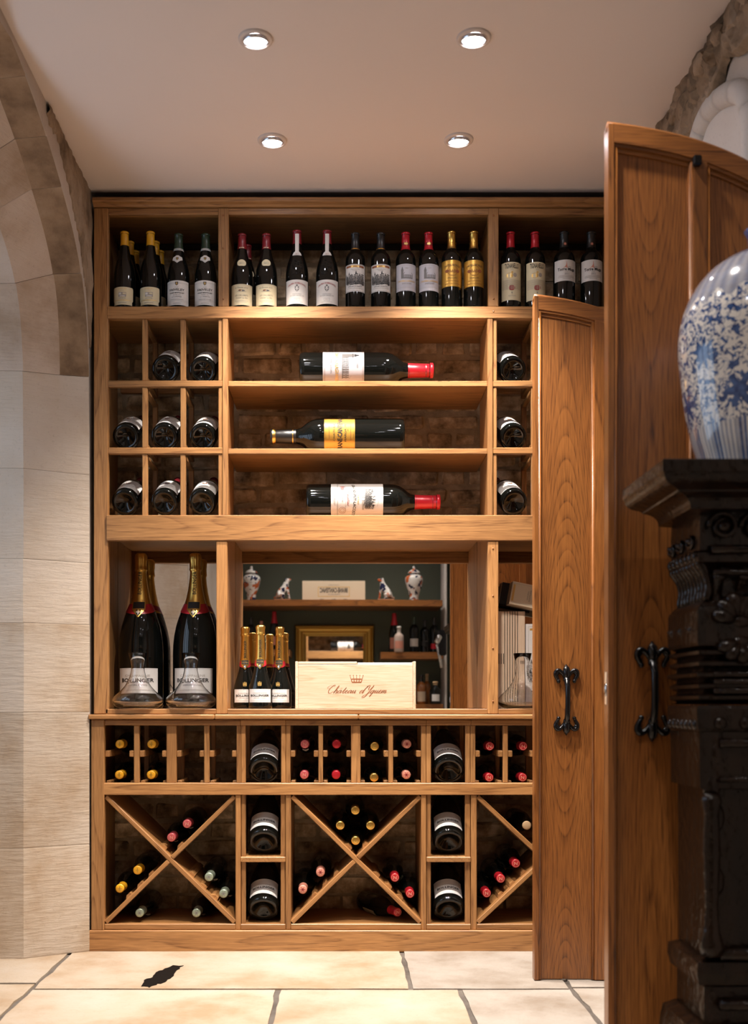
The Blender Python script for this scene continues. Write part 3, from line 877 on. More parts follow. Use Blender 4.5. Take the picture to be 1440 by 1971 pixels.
# ------------------------------------------------------------------ printing on labels
_tc = {}
def text_mesh(s, bold=0.0):
    k = (s, bold)
    if k in _tc: return _tc[k]
    cu = bpy.data.curves.new('lettering', 'FONT'); cu.body = s; cu.size = 1.0; cu.resolution_u = 2; cu.offset = bold
    cu.align_x = 'CENTER'; cu.align_y = 'CENTER'
    o = bpy.data.objects.new('lettering', cu); COL.objects.link(o)
    dg = bpy.context.evaluated_depsgraph_get()
    me = bpy.data.meshes.new_from_object(o.evaluated_get(dg))
    vs = [(v.co.x, v.co.y) for v in me.vertices]; fs = [tuple(p.vertices) for p in me.polygons]
    bpy.data.objects.remove(o); bpy.data.curves.remove(cu); bpy.data.meshes.remove(me)
    if vs:
        xs = [v[0] for v in vs]; ys = [v[1] for v in vs]
        c = ((min(xs) + max(xs)) / 2, (min(ys) + max(ys)) / 2)
        vs = [(v[0] - c[0], v[1] - c[1]) for v in vs]
        w = max(xs) - min(xs); h = max(ys) - min(ys)
    else: w = h = 1
    _tc[k] = (vs, fs, w, h)
    return _tc[k]
class Print:
    """flat print collected in label coordinates (u across, v up)"""
    def __init__(s): s.v = []; s.f = []; s.m = []; s.mats = []; s.pk = []; s.np = 0
    def mi(s, mat):
        mat = M[mat]
        if mat not in s.mats: s.mats.append(mat)
        return s.mats.index(mat)
    def poly(s, vs, fs, mat):
        n = len(s.v); s.v += vs; k = s.mi(mat); s.np = min(s.np + 1, 12); s.pk += [s.np] * len(fs)
        for f in fs: s.f.append(tuple(i + n for i in f)); s.m.append(k)
    def text(s, t, u, v, w=None, h=None, mat='ink', bold=0.0, shear=0.0, arc=0.0):
        vs, fs, tw, th = text_mesh(t, bold)
        if w and h: sx, sy = w / tw, h / th
        elif w: sx = sy = w / tw
        else: sx = sy = h / th
        out = []
        for x, y in vs:
            X = x * sx + shear * y * sy; Y = y * sy
            if arc: Y -= arc * (X / max(1e-6, (w or tw * sx) / 2)) ** 2
            out.append((u + X, v + Y))
        s.poly(out, fs, mat)
    def rect(s, u0, u1, v0, v1, mat):
        n = max(1, int(math.ceil(abs(u1 - u0) / 0.006)))
        vs = []
        for i in range(n + 1):
            u = u0 + (u1 - u0) * i / n; vs += [(u, v0), (u, v1)]
        s.poly(vs, [(2 * i, 2 * i + 2, 2 * i + 3, 2 * i + 1) for i in range(n)], mat)
    def frame(s, u0, u1, v0, v1, t, mat):
        s.rect(u0, u1, v0, v0 + t, mat); s.rect(u0, u1, v1 - t, v1, mat); s.rect(u0, u0 + t, v0, v1, mat); s.rect(u1 - t, u1, v0, v1, mat)
    def disc(s, u, v, ru, rv, mat, n=18):
        s.poly([(u + ru * math.cos(2 * PI * i / n), v + rv * math.sin(2 * PI * i / n)) for i in range(n)], [tuple(range(n))], mat)
    def ringp(s, u, v, r, t, mat, n=22):
        vs = []
        for i in range(n):
            a = 2 * PI * i / n; vs += [(u + r * math.cos(a), v + r * math.sin(a)), (u + (r - t) * math.cos(a), v + (r - t) * math.sin(a))]
        s.poly(vs, [(2 * i, (2 * i + 2) % (2 * n), (2 * i + 3) % (2 * n), 2 * i + 1) for i in range(n)], mat)
    def dashes(s, u, v, w, h, mat, seed=0):                # very small print, too fine to read
        r = random.Random(seed); x = u - w / 2
        while x < u + w / 2:
            l = r.uniform(.5, 1.6) * h
            s.rect(x, min(x + l, u + w / 2), v - h / 2 * r.uniform(.7, 1), v + h / 2, mat); x += l + h * .45
    def castle(s, u, v, w, h, mat, seed=1, dense=10):
        r = random.Random(seed); x = u - w / 2
        while x < u + w / 2 - w / 40:
            bw = w * r.uniform(.03, .09); hh = h * r.uniform(.35, .75)
            x1 = min(x + bw, u + w / 2)
            s.rect(x, x + (x1 - x) * .30, v, v + hh, mat)
            s.rect(x, x1, v + hh * .92, v + hh, mat); s.rect(x, x1, v + hh * .45, v + hh * .52, mat)
            s.rect(x + (x1 - x) * .55, x + (x1 - x) * .8, v + hh * .56, v + hh * .84, mat); s.rect(x + (x1 - x) * .5, x + (x1 - x) * .8, v + hh * .1, v + hh * .36, mat)
            if r.random() < .55:
                s.poly([(x, v + hh), (x1, v + hh), ((x + x1) / 2, v + hh + h * r.uniform(.12, .26))], [(0, 1, 2)], mat)
            x = x1 + w * .006
        for k in range(dense):
            a = u + w * r.uniform(-.5, .35); b_ = v - h * r.uniform(0, .16)
            s.rect(a, a + w * r.uniform(.05, .16), b_, b_ + h * .03, mat)
    def crest(s, u, v, h, m1, m2):
        a = h / 2
        s.poly([(u - a * .8, v + a), (u + a * .8, v + a), (u + a * .8, v - a * .1), (u + a * .45, v - a * .7), (u, v - a), (u - a * .45, v - a * .7), (u - a * .8, v - a * .1)], [tuple(range(7))], m1)
        s.poly([(u - a * .15, v + a * .8), (u + a * .15, v + a * .8), (u + a * .15, v - a * .7), (u - a * .15, v - a * .7)], [(0, 1, 2, 3)], m2)
        s.poly([(u - a * .6, v + a * .3), (u + a * .6, v + a * .3), (u + a * .6, v), (u - a * .6, v)], [(0, 1, 2, 3)], m2)
    def crown(s, u, v, w, h, mat):
        s.rect(u - w * .36, u + w * .36, v - h / 2, v - h * .36, mat); s.rect(u - w * .39, u + w * .39, v - h * .08, v + h * .04, mat)
        for i in range(5):
            f = (i - 2) / 2
            s.poly([(u + f * w * .36 - w * .035, v - h * .4), (u + f * w * .36 + w * .035, v - h * .4), (u + f * w * .5 + w * .01, v + h * .42), (u + f * w * .5 - w * .01, v + h * .42)], [(0, 1, 2, 3)], mat)
            s.disc(u + f * w * .5, v + h * .45, w * .035, w * .035, mat, 8)
    def arms(s, u, v, h, mat):                            # little royal arms: shield with two supporters and a crown
        s.disc(u, v, h * .22, h * .27, mat, 12); s.disc(u - h * .33, v - h * .02, h * .13, h * .36, mat, 10); s.disc(u + h * .33, v - h * .02, h * .13, h * .36, mat, 10)
        s.rect(u - h * .42, u + h * .42, v - h * .48, v - h * .34, mat); s.disc(u, v + h * .40, h * .17, h * .13, mat, 10); s.disc(u - h * .33, v + .36 * h, h * .1, h * .1, mat, 8); s.disc(u + h * .33, v + .36 * h, h * .1, h * .1, mat, 8)
        s.poly([(u - h * .06, v + h * .5), (u + h * .06, v + h * .5), (u + h * .02, v + h * .62), (u - h * .02, v + h * .62)], [(0, 1, 2, 3)], mat)
    def stroke(s, pts, wid, mat, shear=0.0, n=7):
        pts = [(p[0] + shear * p[1], p[1]) for p in pts]
        c = catmull([(p[0], p[1]) for p in pts], n)
        vs = []
        for i, p in enumerate(c):
            d = (c[min(i + 1, len(c) - 1)] - c[max(i - 1, 0)])
            if d.length < 1e-9: d = Vector((1, 0))
            d.normalize()
            w = wid * (0.42 + 0.58 * max(0, -d.y) ** 1.0)    # down strokes thick
            nn = Vector((-d.y, d.x)) * w / 2
            vs += [tuple(p + nn), tuple(p - nn)]
        s.poly(vs, [(2 * i, 2 * i + 1, 2 * i + 3, 2 * i + 2) for i in range(len(c) - 1)], mat)
    def build(s, name, par, fn, eps):
        lay = [0] * len(s.v)
        for k, f in enumerate(s.f):
            for i in f: lay[i] = max(lay[i], s.pk[k])
        m = MB(); m.v = [fn(u, v, eps + 0.00003 * lay[i]) for i, (u, v) in enumerate(s.v)]; m.f = s.f; m.m = s.m; m.sm = [False] * len(s.f)
        return m.build(name, s.mats, par, fixn=False)
def cyl(R): return lambda u, v, e: ((R + e) * math.sin(u / R), -(R + e) * math.cos(u / R), v)
def label_on(par, fn, outline, mat, eps=0.0005, name='label', lab=None):
    """paper label: outline polygon given as rows (v, u0, u1)"""
    m = MB(); vs = []; n = 16
    for v, u0, u1 in outline:
        for i in range(n + 1): vs.append(fn(u0 + (u1 - u0) * i / n, v, eps))
    fs = []
    for r in range(len(outline) - 1):
        for i in range(n): fs.append((r * (n + 1) + i, r * (n + 1) + i + 1, (r + 1) * (n + 1) + i + 1, (r + 1) * (n + 1) + i))
    m.add(vs, fs, 0, True)
    o = m.build(name, mat, par, fixn=False)
    if lab: o['label'] = lab
    return o

# ------------------------------------------------------------------ bottles
PROF = {
    'bordeaux': [(0, .018), (.012, .015), (.024, .004), (.029, 0), (.035, .0008), (.0375, .005), (.038, .012), (.038, .186), (.0372, .197), (.0345, .208), (.029, .218), (.0225, .226), (.0178, .233), (.0155, .242), (.0146, .254), (.0138, .291), (.0158, .292), (.0158, .299), (.0125, .3005), (0, .3005)],
    'burgundy': [(0, .022), (.013, .018), (.026, .004), (.032, 0), (.039, .0008), (.0415, .005), (.042, .012), (.042, .118), (.0412, .138), (.0385, .158), (.034, .176), (.0283, .194), (.0232, .211), (.0192, .227), (.0165, .243), (.0152, .258), (.0143, .287), (.016, .288), (.016, .295), (.0125, .297), (0, .297)],
    'champagne': [(0, .03), (.014, .025), (.028, .006), (.034, 0), (.0415, .0008), (.0440, .006), (.0445, .014), (.0445, .125), (.0437, .145), (.0415, .165), (.0378, .185), (.0330, .205), (.0282, .224), (.0240, .243), (.0208, .261), (.0187, .278), (.0172, .294), (.0172, .316), (.0145, .319), (0, .32)],
    'spirit': [(0, .004), (.026, 0), (.033, .001), (.036, .006), (.036, .135), (.034, .150), (.027, .163), (.017, .172), (.0135, .180), (.0130, .215), (.0155, .216), (.0155, .235), (0, .236)],
}
def at_z(prof, z):
    outer = prof[3:]
    for (r0, z0), (r1, z1) in zip(outer[:-1], outer[1:]):
        if z0 <= z <= z1 and z1 > z0: return r0 + (r1 - r0) * (z - z0) / (z1 - z0)
    return prof[-3][0]
def bottle(kind, capmat, cap0, S=1.0, RS=1.0, seg=28, glass='glass_dark', name='wine_bottle'):
    root = empty(name)
    prof = [(r * RS, z * S) for r, z in PROF[kind]]
    m = MB(); m.lathe(prof, seg); m.build('glass_body', M[glass], root)
    if capmat:
        pts = [(r, z) for r, z in prof[3:] if z > cap0 * S]
        e = 0.0007
        cp = [(at_z(prof, cap0 * S) + e, cap0 * S)] + [(r + e if r > 0 else 0, z + e) for r, z in pts]
        if cp[-1][0] > 0: cp.append((0, cp[-1][1]))
        m = MB(); m.lathe(cp, seg); m.build('capsule', M[capmat], root)
    root['_p'] = 0
    del root['_p']
    return root, prof
def cap_ring(root, prof, z0, z1, mat, name='capsule_band', e=0.0012):
    m = MB(); m.lathe([(at_z(prof, z0) + e, z0), (at_z(prof, (z0 + z1) / 2) + e, (z0 + z1) / 2), (at_z(prof, z1) + e, z1)], 24)
    return m.build(name, M[mat], root)
def neckfn(prof):
    def f(u, v, e):
        R = at_z(prof, v) + e
        return (R * math.sin(u / R), -R * math.cos(u / R), v)
    return f
def rows(hw, v0, v1, n=2): return [(v0 + (v1 - v0) * i / (n - 1), -hw, hw) for i in range(n)]
def shaped(pts):                                          # rows from a list (v, halfwidth)
    return [(v, -h, h) for v, h in pts]
HID = (0, -50, 0)
protos = {}
def P_white():                                            # yellow capsule, cream stepped label
    r, p = bottle('burgundy', 'cap_yellow', .243, 1.03, .98)
    R = .042 * .98; fn = cyl(R)
    l = label_on(r, fn, shaped([(.012, .040), (.0245, .040), (.026, .042), (.030, .0445), (.072, .0455), (.078, .044), (.080, .040)]), M['paper_cream'])
    q = Print(); q.text('CLOUDY BAY', 0, .0735, w=.034, mat='gold_ink', bold=.01); q.text('TE KOKO', 0, .067, w=.014, mat='ink_pale')
    q.rect(-.015, .015, .042, .060, 'ink_pale'); q.rect(-.0135, -.004, .050, .058, 'paper'); q.rect(.002, .013, .052, .058, 'paper_cream'); q.rect(-.010, .010, .044, .047, 'paper')
    q.dashes(0, .037, .026, .003, 'ink_pale', 1); q.rect(-.034, .034, .0285, .0305, 'gold_ink'); q.dashes(0, .0195, .032, .0022, 'ink_pale', 2)
    q.build('print', l, fn, .0009); return r
def P_green():                                            # dark green capsule, pointed collar label
    r, p = bottle('burgundy', 'cap_green', .232, 1.0, 1.02)
    cap_ring(r, p, .229, .232, 'paper_white', 'collar_band'); cap_ring(r, p, .2345, .2365, 'paper_white', 'collar_band')
    R = .042 * 1.02; fn = cyl(R); nf = neckfn(p)
    c = label_on(r, nf, [(.1745, -.001, .001), (.183, -.011, .011), (.187, -.021, .021), (.199, -.019, .019), (.203, -.009, .009), (.2055, -.006, .006), (.2065, -.004, .004)], M['paper'], .001, 'neck_label')
    q = Print(); q.crest(0, .192, .012, 'ink', 'gold_ink'); q.build('print', c, nf, .0016)
    l = label_on(r, fn, rows(.052, .010, .104), M['paper'])
    q = Print(); q.rect(-.05, .05, .094, .0948, 'ink_pale'); q.rect(-.05, .05, .028, .0286, 'ink_pale'); q.rect(-.05, .05, .0235, .0239, 'ink_pale')
    q.crest(0, .0915, .014, 'ink', 'gold_ink'); q.text('DOMAINE', 0, .078, w=.014, mat='ink_grey'); q.text('FAIVELEY', 0, .0685, w=.060, h=.0085, mat='ink', bold=.015)
    q.text('PULIGNY-MONTRACHET', 0, .0565, w=.058, h=.0052, mat='ink', bold=.015); q.text('PREMIER CRU', 0, .0485, w=.030, mat='ink_grey'); q.text('LA GARENNE', 0, .0415, w=.036, mat='ink_grey')
    q.dashes(0, .032, .05, .0018, 'ink_pale', 4); q.dashes(0, .017, .03, .002, 'ink_pale', 5)
    q.build('print', l, fn, .0009); return r
def P_volnay():
    r, p = bottle('burgundy', 'cap_darkred', .236, 1.0, 1.02)
    R = .042 * 1.02; fn = cyl(R); nf = neckfn(p)
    c = label_on(r, nf, shaped([(.161, .009), (.164, .015), (.170, .0175), (.178, .017), (.184, .013), (.1885, .005)]), M['paper_cream'], .001, 'neck_label')
    q = Print(); q.text('2011', 0, .1725, w=.016, mat='ink_grey'); q.build('print', c, nf, .0016)
    q = Print(); q.dashes(0, .2395, .022, .004, 'paper_cream', 9); q.build('capsule_print', r, nf, .0018)
    l = label_on(r, fn, rows(.050, .010, .090), M['paper_cream'])
    q = Print(); q.frame(-.048, .048, .0125, .0875, .0007, 'ink_pale'); q.text("La Pousse d'Or", 0, .077, w=.052, mat='ink_grey', shear=.3)
    q.disc(0, .0655, .013, .003, 'ink_grey'); q.disc(-.006, .0668, .006, .002, 'ink_brown'); q.rect(-.018, .018, .0615, .0622, 'ink_grey')
    q.text('LES CAILLERETS', 0, .047, w=.050, h=.006, mat='ink_grey'); q.text('VOLNAY 1er CRU', 0, .037, w=.046, h=.006, mat='ink_grey')
    q.dashes(0, .026, .05, .002, 'ink_pale', 6); q.dashes(0, .0205, .04, .002, 'ink_pale', 7)
    q.build('print', l, fn, .0009); return r
def P_strip():                                            # red capsule with a white paper strip
    r, p = bottle('burgundy', 'cap_darkred', .245, 1.045, 1.06)
    R = .042 * 1.06; fn = cyl(R); nf = neckfn(p)
    label_on(r, nf, shaped([(.214, .007), (.219, .007), (.294, .0078)]), M['paper'], .0014, 'paper_strip')
    c = label_on(r, nf, shaped([(.2055, .0185), (.2085, .018), (.216, .015), (.2225, .008)]), M['paper'], .001, 'neck_label')
    q = Print(); q.text('2011', 0, .211, w=.013, mat='ink_brown'); q.build('print', c, nf, .0017)
    for k in range(40):                                   # the embossed coat of arms on the shoulder
        pass
    rr = random.Random(4); m = MB()
    for k in range(42):
        a = rr.uniform(-.5, .5); z = rr.uniform(.125, .185)
        rad = at_z(p, z)
        m.ball((rad * math.sin(a), -rad * math.cos(a), z), rr.uniform(.0016, .0032), 0, 8)
    m.build('embossed_arms', M['glass_dark'], r)
    l = label_on(r, fn, rows(.052, .014, .1065), M['paper'])
    q = Print(); q.text('CHATEAU DE BEAUCASTEL', 0, .0935, w=.074, h=.0068, mat='ink_red', bold=.02, arc=.010)
    q.crest(0, .071, .020, 'ink_grey', 'paper'); q.disc(0, .084, .004, .004, 'ink_grey')
    q.text('CHATEAUNEUF', 0, .0515, w=.034, mat='ink_grey'); q.text('DU PAPE GRAND VIN', 0, .0455, w=.054, h=.004, mat='ink_grey')
    q.frame(-.011, .011, .026, .036, .0006, 'ink_grey'); q.text('2011', 0, .031, w=.012, mat='ink_pale'); q.dashes(0, .0205, .044, .0018, 'ink_pale', 8)
    q.build('print', l, fn, .0009); return r
def P_castle():                                           # black capsule, engraved castle label
    r, p = bottle('bordeaux', 'cap_black', .232, 1.0, 1.02)
    cap_ring(r, p, .2345, .238, 'gold')
    R = .038 * 1.02; fn = cyl(R)
    l = label_on(r, fn, rows(.047, .063, .168), M['paper'])
    q = Print(); q.frame(-.0455, .0455, .065, .166, .0008, 'ink_grey'); q.rect(-.038, .038, .156, .163, 'ink_brown'); q.rect(-.016, .016, .1555, .1635, 'gold_ink')
    q.text('2005', 0, .1595, w=.015, mat='ink_brown'); q.text('Chateau Duhart-Milon', 0, .1485, w=.034, mat='ink_grey'); q.text('PAUILLAC', 0, .143, w=.020, mat='ink_pale')
    q.castle(0, .096, .080, .050, 'ink', 3, 26); q.castle(0, .100, .078, .034, 'ink_grey', 8, 12); q.castle(0.004, .092, .074, .024, 'ink', 12, 12)
    q.dashes(0, .083, .056, .003, 'ink_grey', 11); q.dashes(0, .076, .062, .002, 'ink_pale', 12)
    q.build('print', l, fn, .0009); return r
def P_grey():                                             # red capsule, grey-white label with a turreted house
    r, p = bottle('bordeaux', 'cap_red', .232, 1.005, 1.03)
    cap_ring(r, p, .250, .262, 'cap_darkred', 'capsule_emblem')
    q = Print(); q.disc(0, .256, .008, .0055, 'gold_ink'); q.build('capsule_print', r, neckfn(p), .0018)
    R = .038 * 1.03; fn = cyl(R)
    l = label_on(r, fn, rows(.048, .066, .169), M['paper_grey'])
    q = Print(); q.rect(-.046, .046, .1635, .1641, 'ink_pale'); q.rect(-.046, .046, .0785, .0791, 'ink_pale'); q.text('2009', 0, .1525, w=.012, mat='ink_pale')
    def house(u, v, s):
        q.rect(u - .014 * s, u + .022 * s, v, v + .003 * s, 'ink_grey'); q.rect(u - .014 * s, u - .007 * s, v, v + .024 * s, 'ink_grey')
        q.poly([(u - .015 * s, v + .024 * s), (u - .006 * s, v + .024 * s), (u - .0105 * s, v + .037 * s)], [(0, 1, 2)], 'ink_grey')
        q.poly([(u - .007 * s, v + .013 * s), (u + .023 * s, v + .012 * s), (u + .019 * s, v + .018 * s), (u - .004 * s, v + .019 * s)], [(0, 1, 2, 3)], 'ink_grey')
        for k in range(8): q.rect(u + (-.006 + k * .0037) * s, u + (-.004 + k * .0037) * s, v + .003 * s, v + .012 * s, 'ink_grey')
    house(-.004, .113, 1.25)
    q.text('CHATEAU LAGRANGE', 0, .1035, w=.074, h=.0065, mat='gold_ink', bold=.01); q.text('SAINT-JULIEN', 0, .0925, w=.036, mat='ink_grey')
    q.build('print', l, fn, .0009); return r
def P_gold():
    r, p = bottle('bordeaux', 'gold', .232, 1.02, 1.02)
    cap_ring(r, p, .2375, .2395, 'cap_black'); cap_ring(r, p, .2425, .2435, 'cap_black')
    q = Print(); q.ringp(0, .266, .008, .0016, 'gold_dark'); q.disc(0, .266, .004, .005, 'gold_dark'); q.build('capsule_print', r, neckfn(p), .0018)
    R = .038 * 1.02; fn = cyl(R)
    l = label_on(r, fn, rows(.054, .083, .184), M['gold_paper'])
    q = Print(); q.frame(-.052, .052, .085, .182, .0009, 'gold_dark'); q.text('CHATEAU BATAILLEY', 0, .165, w=.068, h=.008, mat='ink', bold=.01, arc=.006)
    q.ringp(0, .143, .020, .0012, 'ink_brown'); q.castle(0, .136, .036, .016, 'ink_brown', 5, 6); q.disc(-.021, .142, .008, .006, 'ink_brown'); q.disc(.021, .142, .008, .006, 'ink_brown')
    q.text('GRAND VIN', 0, .126, w=.022, mat='ink_brown'); q.text('PAUILLAC', 0, .1155, w=.036, h=.005, mat='ink', bold=.01); q.dashes(0, .104, .05, .0022, 'ink_brown', 13); q.dashes(0, .093, .06, .002, 'ink_brown', 14)
    q.build('print', l, fn, .0009); return r
def P_tall():                                             # red capsule, tall cream label with a seal
    r, p = bottle('bordeaux', 'cap_red', .240, 1.01, 1.03)
    R = .038 * 1.03; fn = cyl(R)
    l = label_on(r, fn, rows(.047, .030, .176), M['paper_cream'])
    q = Print(); q.text('TIGNANELLO', 0, .1615, w=.056, h=.019, mat='ink', bold=.02); q.text('2012', 0, .147, w=.012, mat='ink_pale')
    q.disc(-.009, .1245, .013, .010, 'gold_ink'); q.disc(.012, .127, .007, .008, 'ink_pale'); q.disc(.001, .1365, .004, .004, 'gold_ink')
    for k in range(9): q.dashes(0, .107 - k * .0042, .082, .0016, 'ink_pale', 20 + k)
    q.disc(0, .0775, .0145, .0115, 'paper_cream'); q.disc(0, .0775, .0125, .0100, 'ink_red')
    q.rect(-.0006, .0006, .052, .060, 'ink_grey'); q.rect(-.003, .003, .059, .061, 'ink_grey'); q.text('ANTINORI', 0, .0465, w=.028, mat='ink_pale')
    q.build('print', l, fn, .0009); return r
def P_torre():
    r, p = bottle('bordeaux', 'cap_black', .238, 1.015, 1.10)
    q = Print(); q.disc(0, .2545, .0045, .0045, 'cap_salmon'); q.ringp(0, .2545, .0065, .001, 'ink_brown'); q.build('capsule_print', r, neckfn(p), .0018)
    R = .038 * 1.10; fn = cyl(R)
    l = label_on(r, fn, rows(.052, .103, .184), M['paper'])
    q = Print(); q.poly([(-.014, .152), (.004, .152), (.0015, .166), (.0005, .178), (-.0005, .178), (-.0015, .166), (-.006, .158)], [tuple(range(7))], 'cap_salmon'); q.dashes(.010, .157, .012, .002, 'ink_grey', 3)
    q.text('Torre Muga', 0, .146, w=.070, h=.015, mat='ink', bold=.025); q.text('RIOJA', 0, .1365, w=.012, mat='ink_pale'); q.text('2011', 0, .130, w=.016, mat='ink_grey')
    q.dashes(0, .1225, .06, .002, 'ink_pale', 5); q.dashes(0, .1175, .066, .002, 'ink_pale', 6); q.dashes(0, .112, .03, .002, 'ink_pale', 7)
    q.build('print', l, fn, .0009); return r
def place(proto, loc, rot, label, group=None, cat='bottle'):
    key = proto
    fresh = key not in protos
    if fresh: protos[key] = proto()
    o = protos[key] if fresh else copy_tree(protos[key])
    o.location = loc; o.rotation_euler = rot
    o['label'] = label; o['category'] = cat
    if group: o['group'] = group
    elif 'group' in o: del o['group']
    return o
TOPZ = pz(590) + 0.0006
GT = 'bottles standing on the top shelf'
top = [(240, P_white, 'yellow capped wine bottle standing at the left end of the top shelf'), (290, P_white, 'yellow capped wine bottle second from the left on the top shelf'),
       (344, P_green, 'dark green capped bottle with pointed white collar, beside the yellow capped ones'), (396, P_green, 'dark green capped bottle with pointed white collar, next to the oak upright'),
       (466, P_volnay, 'dark red capped bottle with oval neck label, just right of the first upright'), (513, P_volnay, 'dark red capped bottle with oval neck label, second after the first upright'),
       (572, P_strip, 'red capped embossed bottle with white neck strip, left one of two'), (630, P_strip, 'red capped embossed bottle with white neck strip, right one of two'),
       (684, P_castle, 'black capped bottle with engraved castle label, left one of two'), (733, P_castle, 'black capped bottle with engraved castle label, right one of two'),
       (781, P_grey, 'red capped bottle with pale grey label, left one of two'), (825, P_grey, 'red capped bottle with pale grey label, right one of two'),
       (869, P_gold, 'gold capped bottle with gold label, left one of two on the top shelf'), (912, P_gold, 'gold capped bottle with gold label, right one of two next to upright'),
       (983, P_tall, 'red capped bottle with tall cream label and red seal, left one'), (1030, P_tall, 'red capped bottle with tall cream label and red seal, partly behind door'),
       (1086, P_torre, 'black capped bottle with short white label, left one behind the doors'), (1138, P_torre, 'black capped bottle with short white label, nearest the tall door')]
rowd = 0.055
for i, (x, pr, lb) in enumerate(top):
    random.seed(100 + i)
    place(pr, (px(x, rowd), FRONT + rowd, TOPZ), (0, 0, random.uniform(-.05, .05)), lb, GT)
for x, where in ((240, 'first'), (290, 'second')):
    for k in (1, 2):
        place(P_white, (px(x, rowd) + 0.004 * k, FRONT + rowd + 0.088 * k, TOPZ), (0, 0, 0.5), '%s yellow capped bottle behind the front one, %s column from the left, top shelf' % (('middle', 'rearmost')[k - 1], where), GT)
place(P_volnay, (px(466, rowd) + .012, FRONT + rowd + .10, TOPZ), (0, 0, .4), 'dark bottle half hidden behind the first oval neck label bottle', GT)
place(P_gold, (px(869, rowd) + .014, FRONT + rowd + .10, TOPZ), (0, 0, .4), 'dark bottle standing behind the left gold labelled bottle', GT)
place(P_gold, (px(912, rowd) + .012, FRONT + rowd + .10, TOPZ), (0, 0, .4), 'dark bottle standing behind the right gold labelled bottle', GT)

# ---- three big bottles lying on the long shelves
def big(RS, S, capmat, cap0, v0, v1, paper, hw, prints, bands=()):
    r, p = bottle('bordeaux', capmat, cap0, S, RS, 40, name='large_wine_bottle')
    for a, b_, mt in bands: cap_ring(r, p, a, b_, mt)
    R = .038 * RS; fn = cyl(R)
    l = label_on(r, fn, rows(hw, v0, v1), M[paper])
    q = Print(); prints(q); q.build('print', l, fn, .0009)
    return r, R
def pr1(q):
    q.frame(-.083, .083, .0955, .248, .0010, 'ink_pale'); q.frame(-.080, .080, .099, .2445, .0006, 'ink_brown')
    q.text('SAINT-JULIEN', 0, .122, w=.060, mat='ink_grey'); q.text('CHATEAU LAGRANGE', 0, .145, w=.130, h=.014, mat='gold_ink', bold=.02)
    q.rect(-.052, .050, .165, .168, 'ink_grey')
    for k in range(13): q.rect(-.050 + k * .0078, -.0465 + k * .0078, .168, .178, 'ink_grey'); q.rect(-.050 + k * .0078, -.0465 + k * .0078, .182, .191, 'ink_grey')
    q.rect(-.052, .050, .179, .1815, 'ink_grey'); q.poly([(-.052, .192), (.052, .192), (.040, .2), (-.040, .2)], [(0, 1, 2, 3)], 'ink_grey')
    q.rect(-.053, -.036, .165, .212, 'ink_grey'); q.rect(-.056, -.033, .205, .209, 'ink'); q.rect(-.052, -.037, .213, .219, 'ink'); q.poly([(-.049, .219), (-.040, .219), (-.0445, .234)], [(0, 1, 2)], 'ink')
    q.text('2009', .0, .224, w=.020, mat='ink_grey')
def pr2(q):
    q.rect(-.10, .10, .197, .199, 'gold_dark'); q.rect(-.10, .10, .305, .307, 'gold_dark')
    q.text('CHATEAU', 0, .273, w=.066, h=.007, mat='ink', shear=.3); q.text('BRANE-CANTENAC', 0, .2505, w=.150, h=.019, mat='ink', bold=.03)
    q.text('MARGAUX', 0, .2295, w=.070, h=.008, mat='ink', shear=.3); q.text('2015', .012, .220, w=.016, mat='ink_brown'); q.dashes(0, .209, .06, .002, 'ink_brown', 2); q.dashes(0, .292, .05, .002, 'ink_brown', 3)
def pr3(q):
    q.rect(-.085, .085, .1215, .1228, 'ink_grey'); q.rect(-.085, .085, .1185, .119, 'ink_grey'); q.dashes(0, .111, .05, .003, 'ink_pale', 1); q.dashes(0, .107, .04, .002, 'ink_pale', 2)
    q.ringp(-.045, .140, .0125, .002, 'ink_red'); q.disc(-.045, .140, .008, .008, 'ink_red'); q.ringp(.045, .140, .0135, .0012, 'ink_brown'); q.ringp(.045, .140, .008, .001, 'ink_brown')
    q.text('2016', 0, .141, w=.022, h=.006, mat='ink_grey'); q.rect(-.038, .038, .1515, .1522, 'ink_grey'); q.text('Pauillac', 0, .163, w=.056, h=.010, mat='ink_red', shear=.35)
    q.text('GRAND-PUY-LACOSTE', 0, .188, w=.142, h=.0115, mat='ink', bold=.015, arc=.008); q.text('CHATEAU', 0, .201, w=.042, h=.007, mat='gold_ink', bold=.02)
    q.rect(-.040, -.006, .216, .223, 'ink_pale'); q.rect(.008, .042, .216, .223, 'ink_pale'); q.disc(0.001, .219, .005, .007, 'paper_white')
    q.castle(0, .2265, .080, .042, 'ink', 6, 8); q.castle(-.004, .2265, .076, .030, 'ink_grey', 9, 0); q.castle(.01, .2265, .05, .050, 'ink', 15, 0)
    q.text('1er GRAND CRU CLASSE EN 1855', 0, .279, w=.060, h=.003, mat='ink_pale', arc=.006)
r, R = big(1.80, 1.735, 'cap_red', .243 , .091, .250, 'paper_grey', .092, pr1, ((.425, .4285, 'cap_darkred'), (.490, .4935, 'cap_darkred')))
r.location = (px(577, .1), FRONT + .10, pz(733) + R + .001); r.rotation_euler = (0, PI / 2, 0)
tag(r, 'large red capped bottle lying on the uppermost long shelf, pale grey label', 'bottle', 'large bottles lying on the long shelves')
r, R = big(1.80, 1.735, 'cap_black', .243, .193, .311, 'gold_paper', .10, pr2, ((.432, .4355, 'gold'), (.501, .5125, 'gold')))
r.location = (px(778, .1), FRONT + .10, pz(863) + R + .001); r.rotation_euler = (0, -PI / 2, 0)
tag(r, 'large black capped bottle with gold label lying on the middle long shelf', 'bottle', 'large bottles lying on the long shelves')
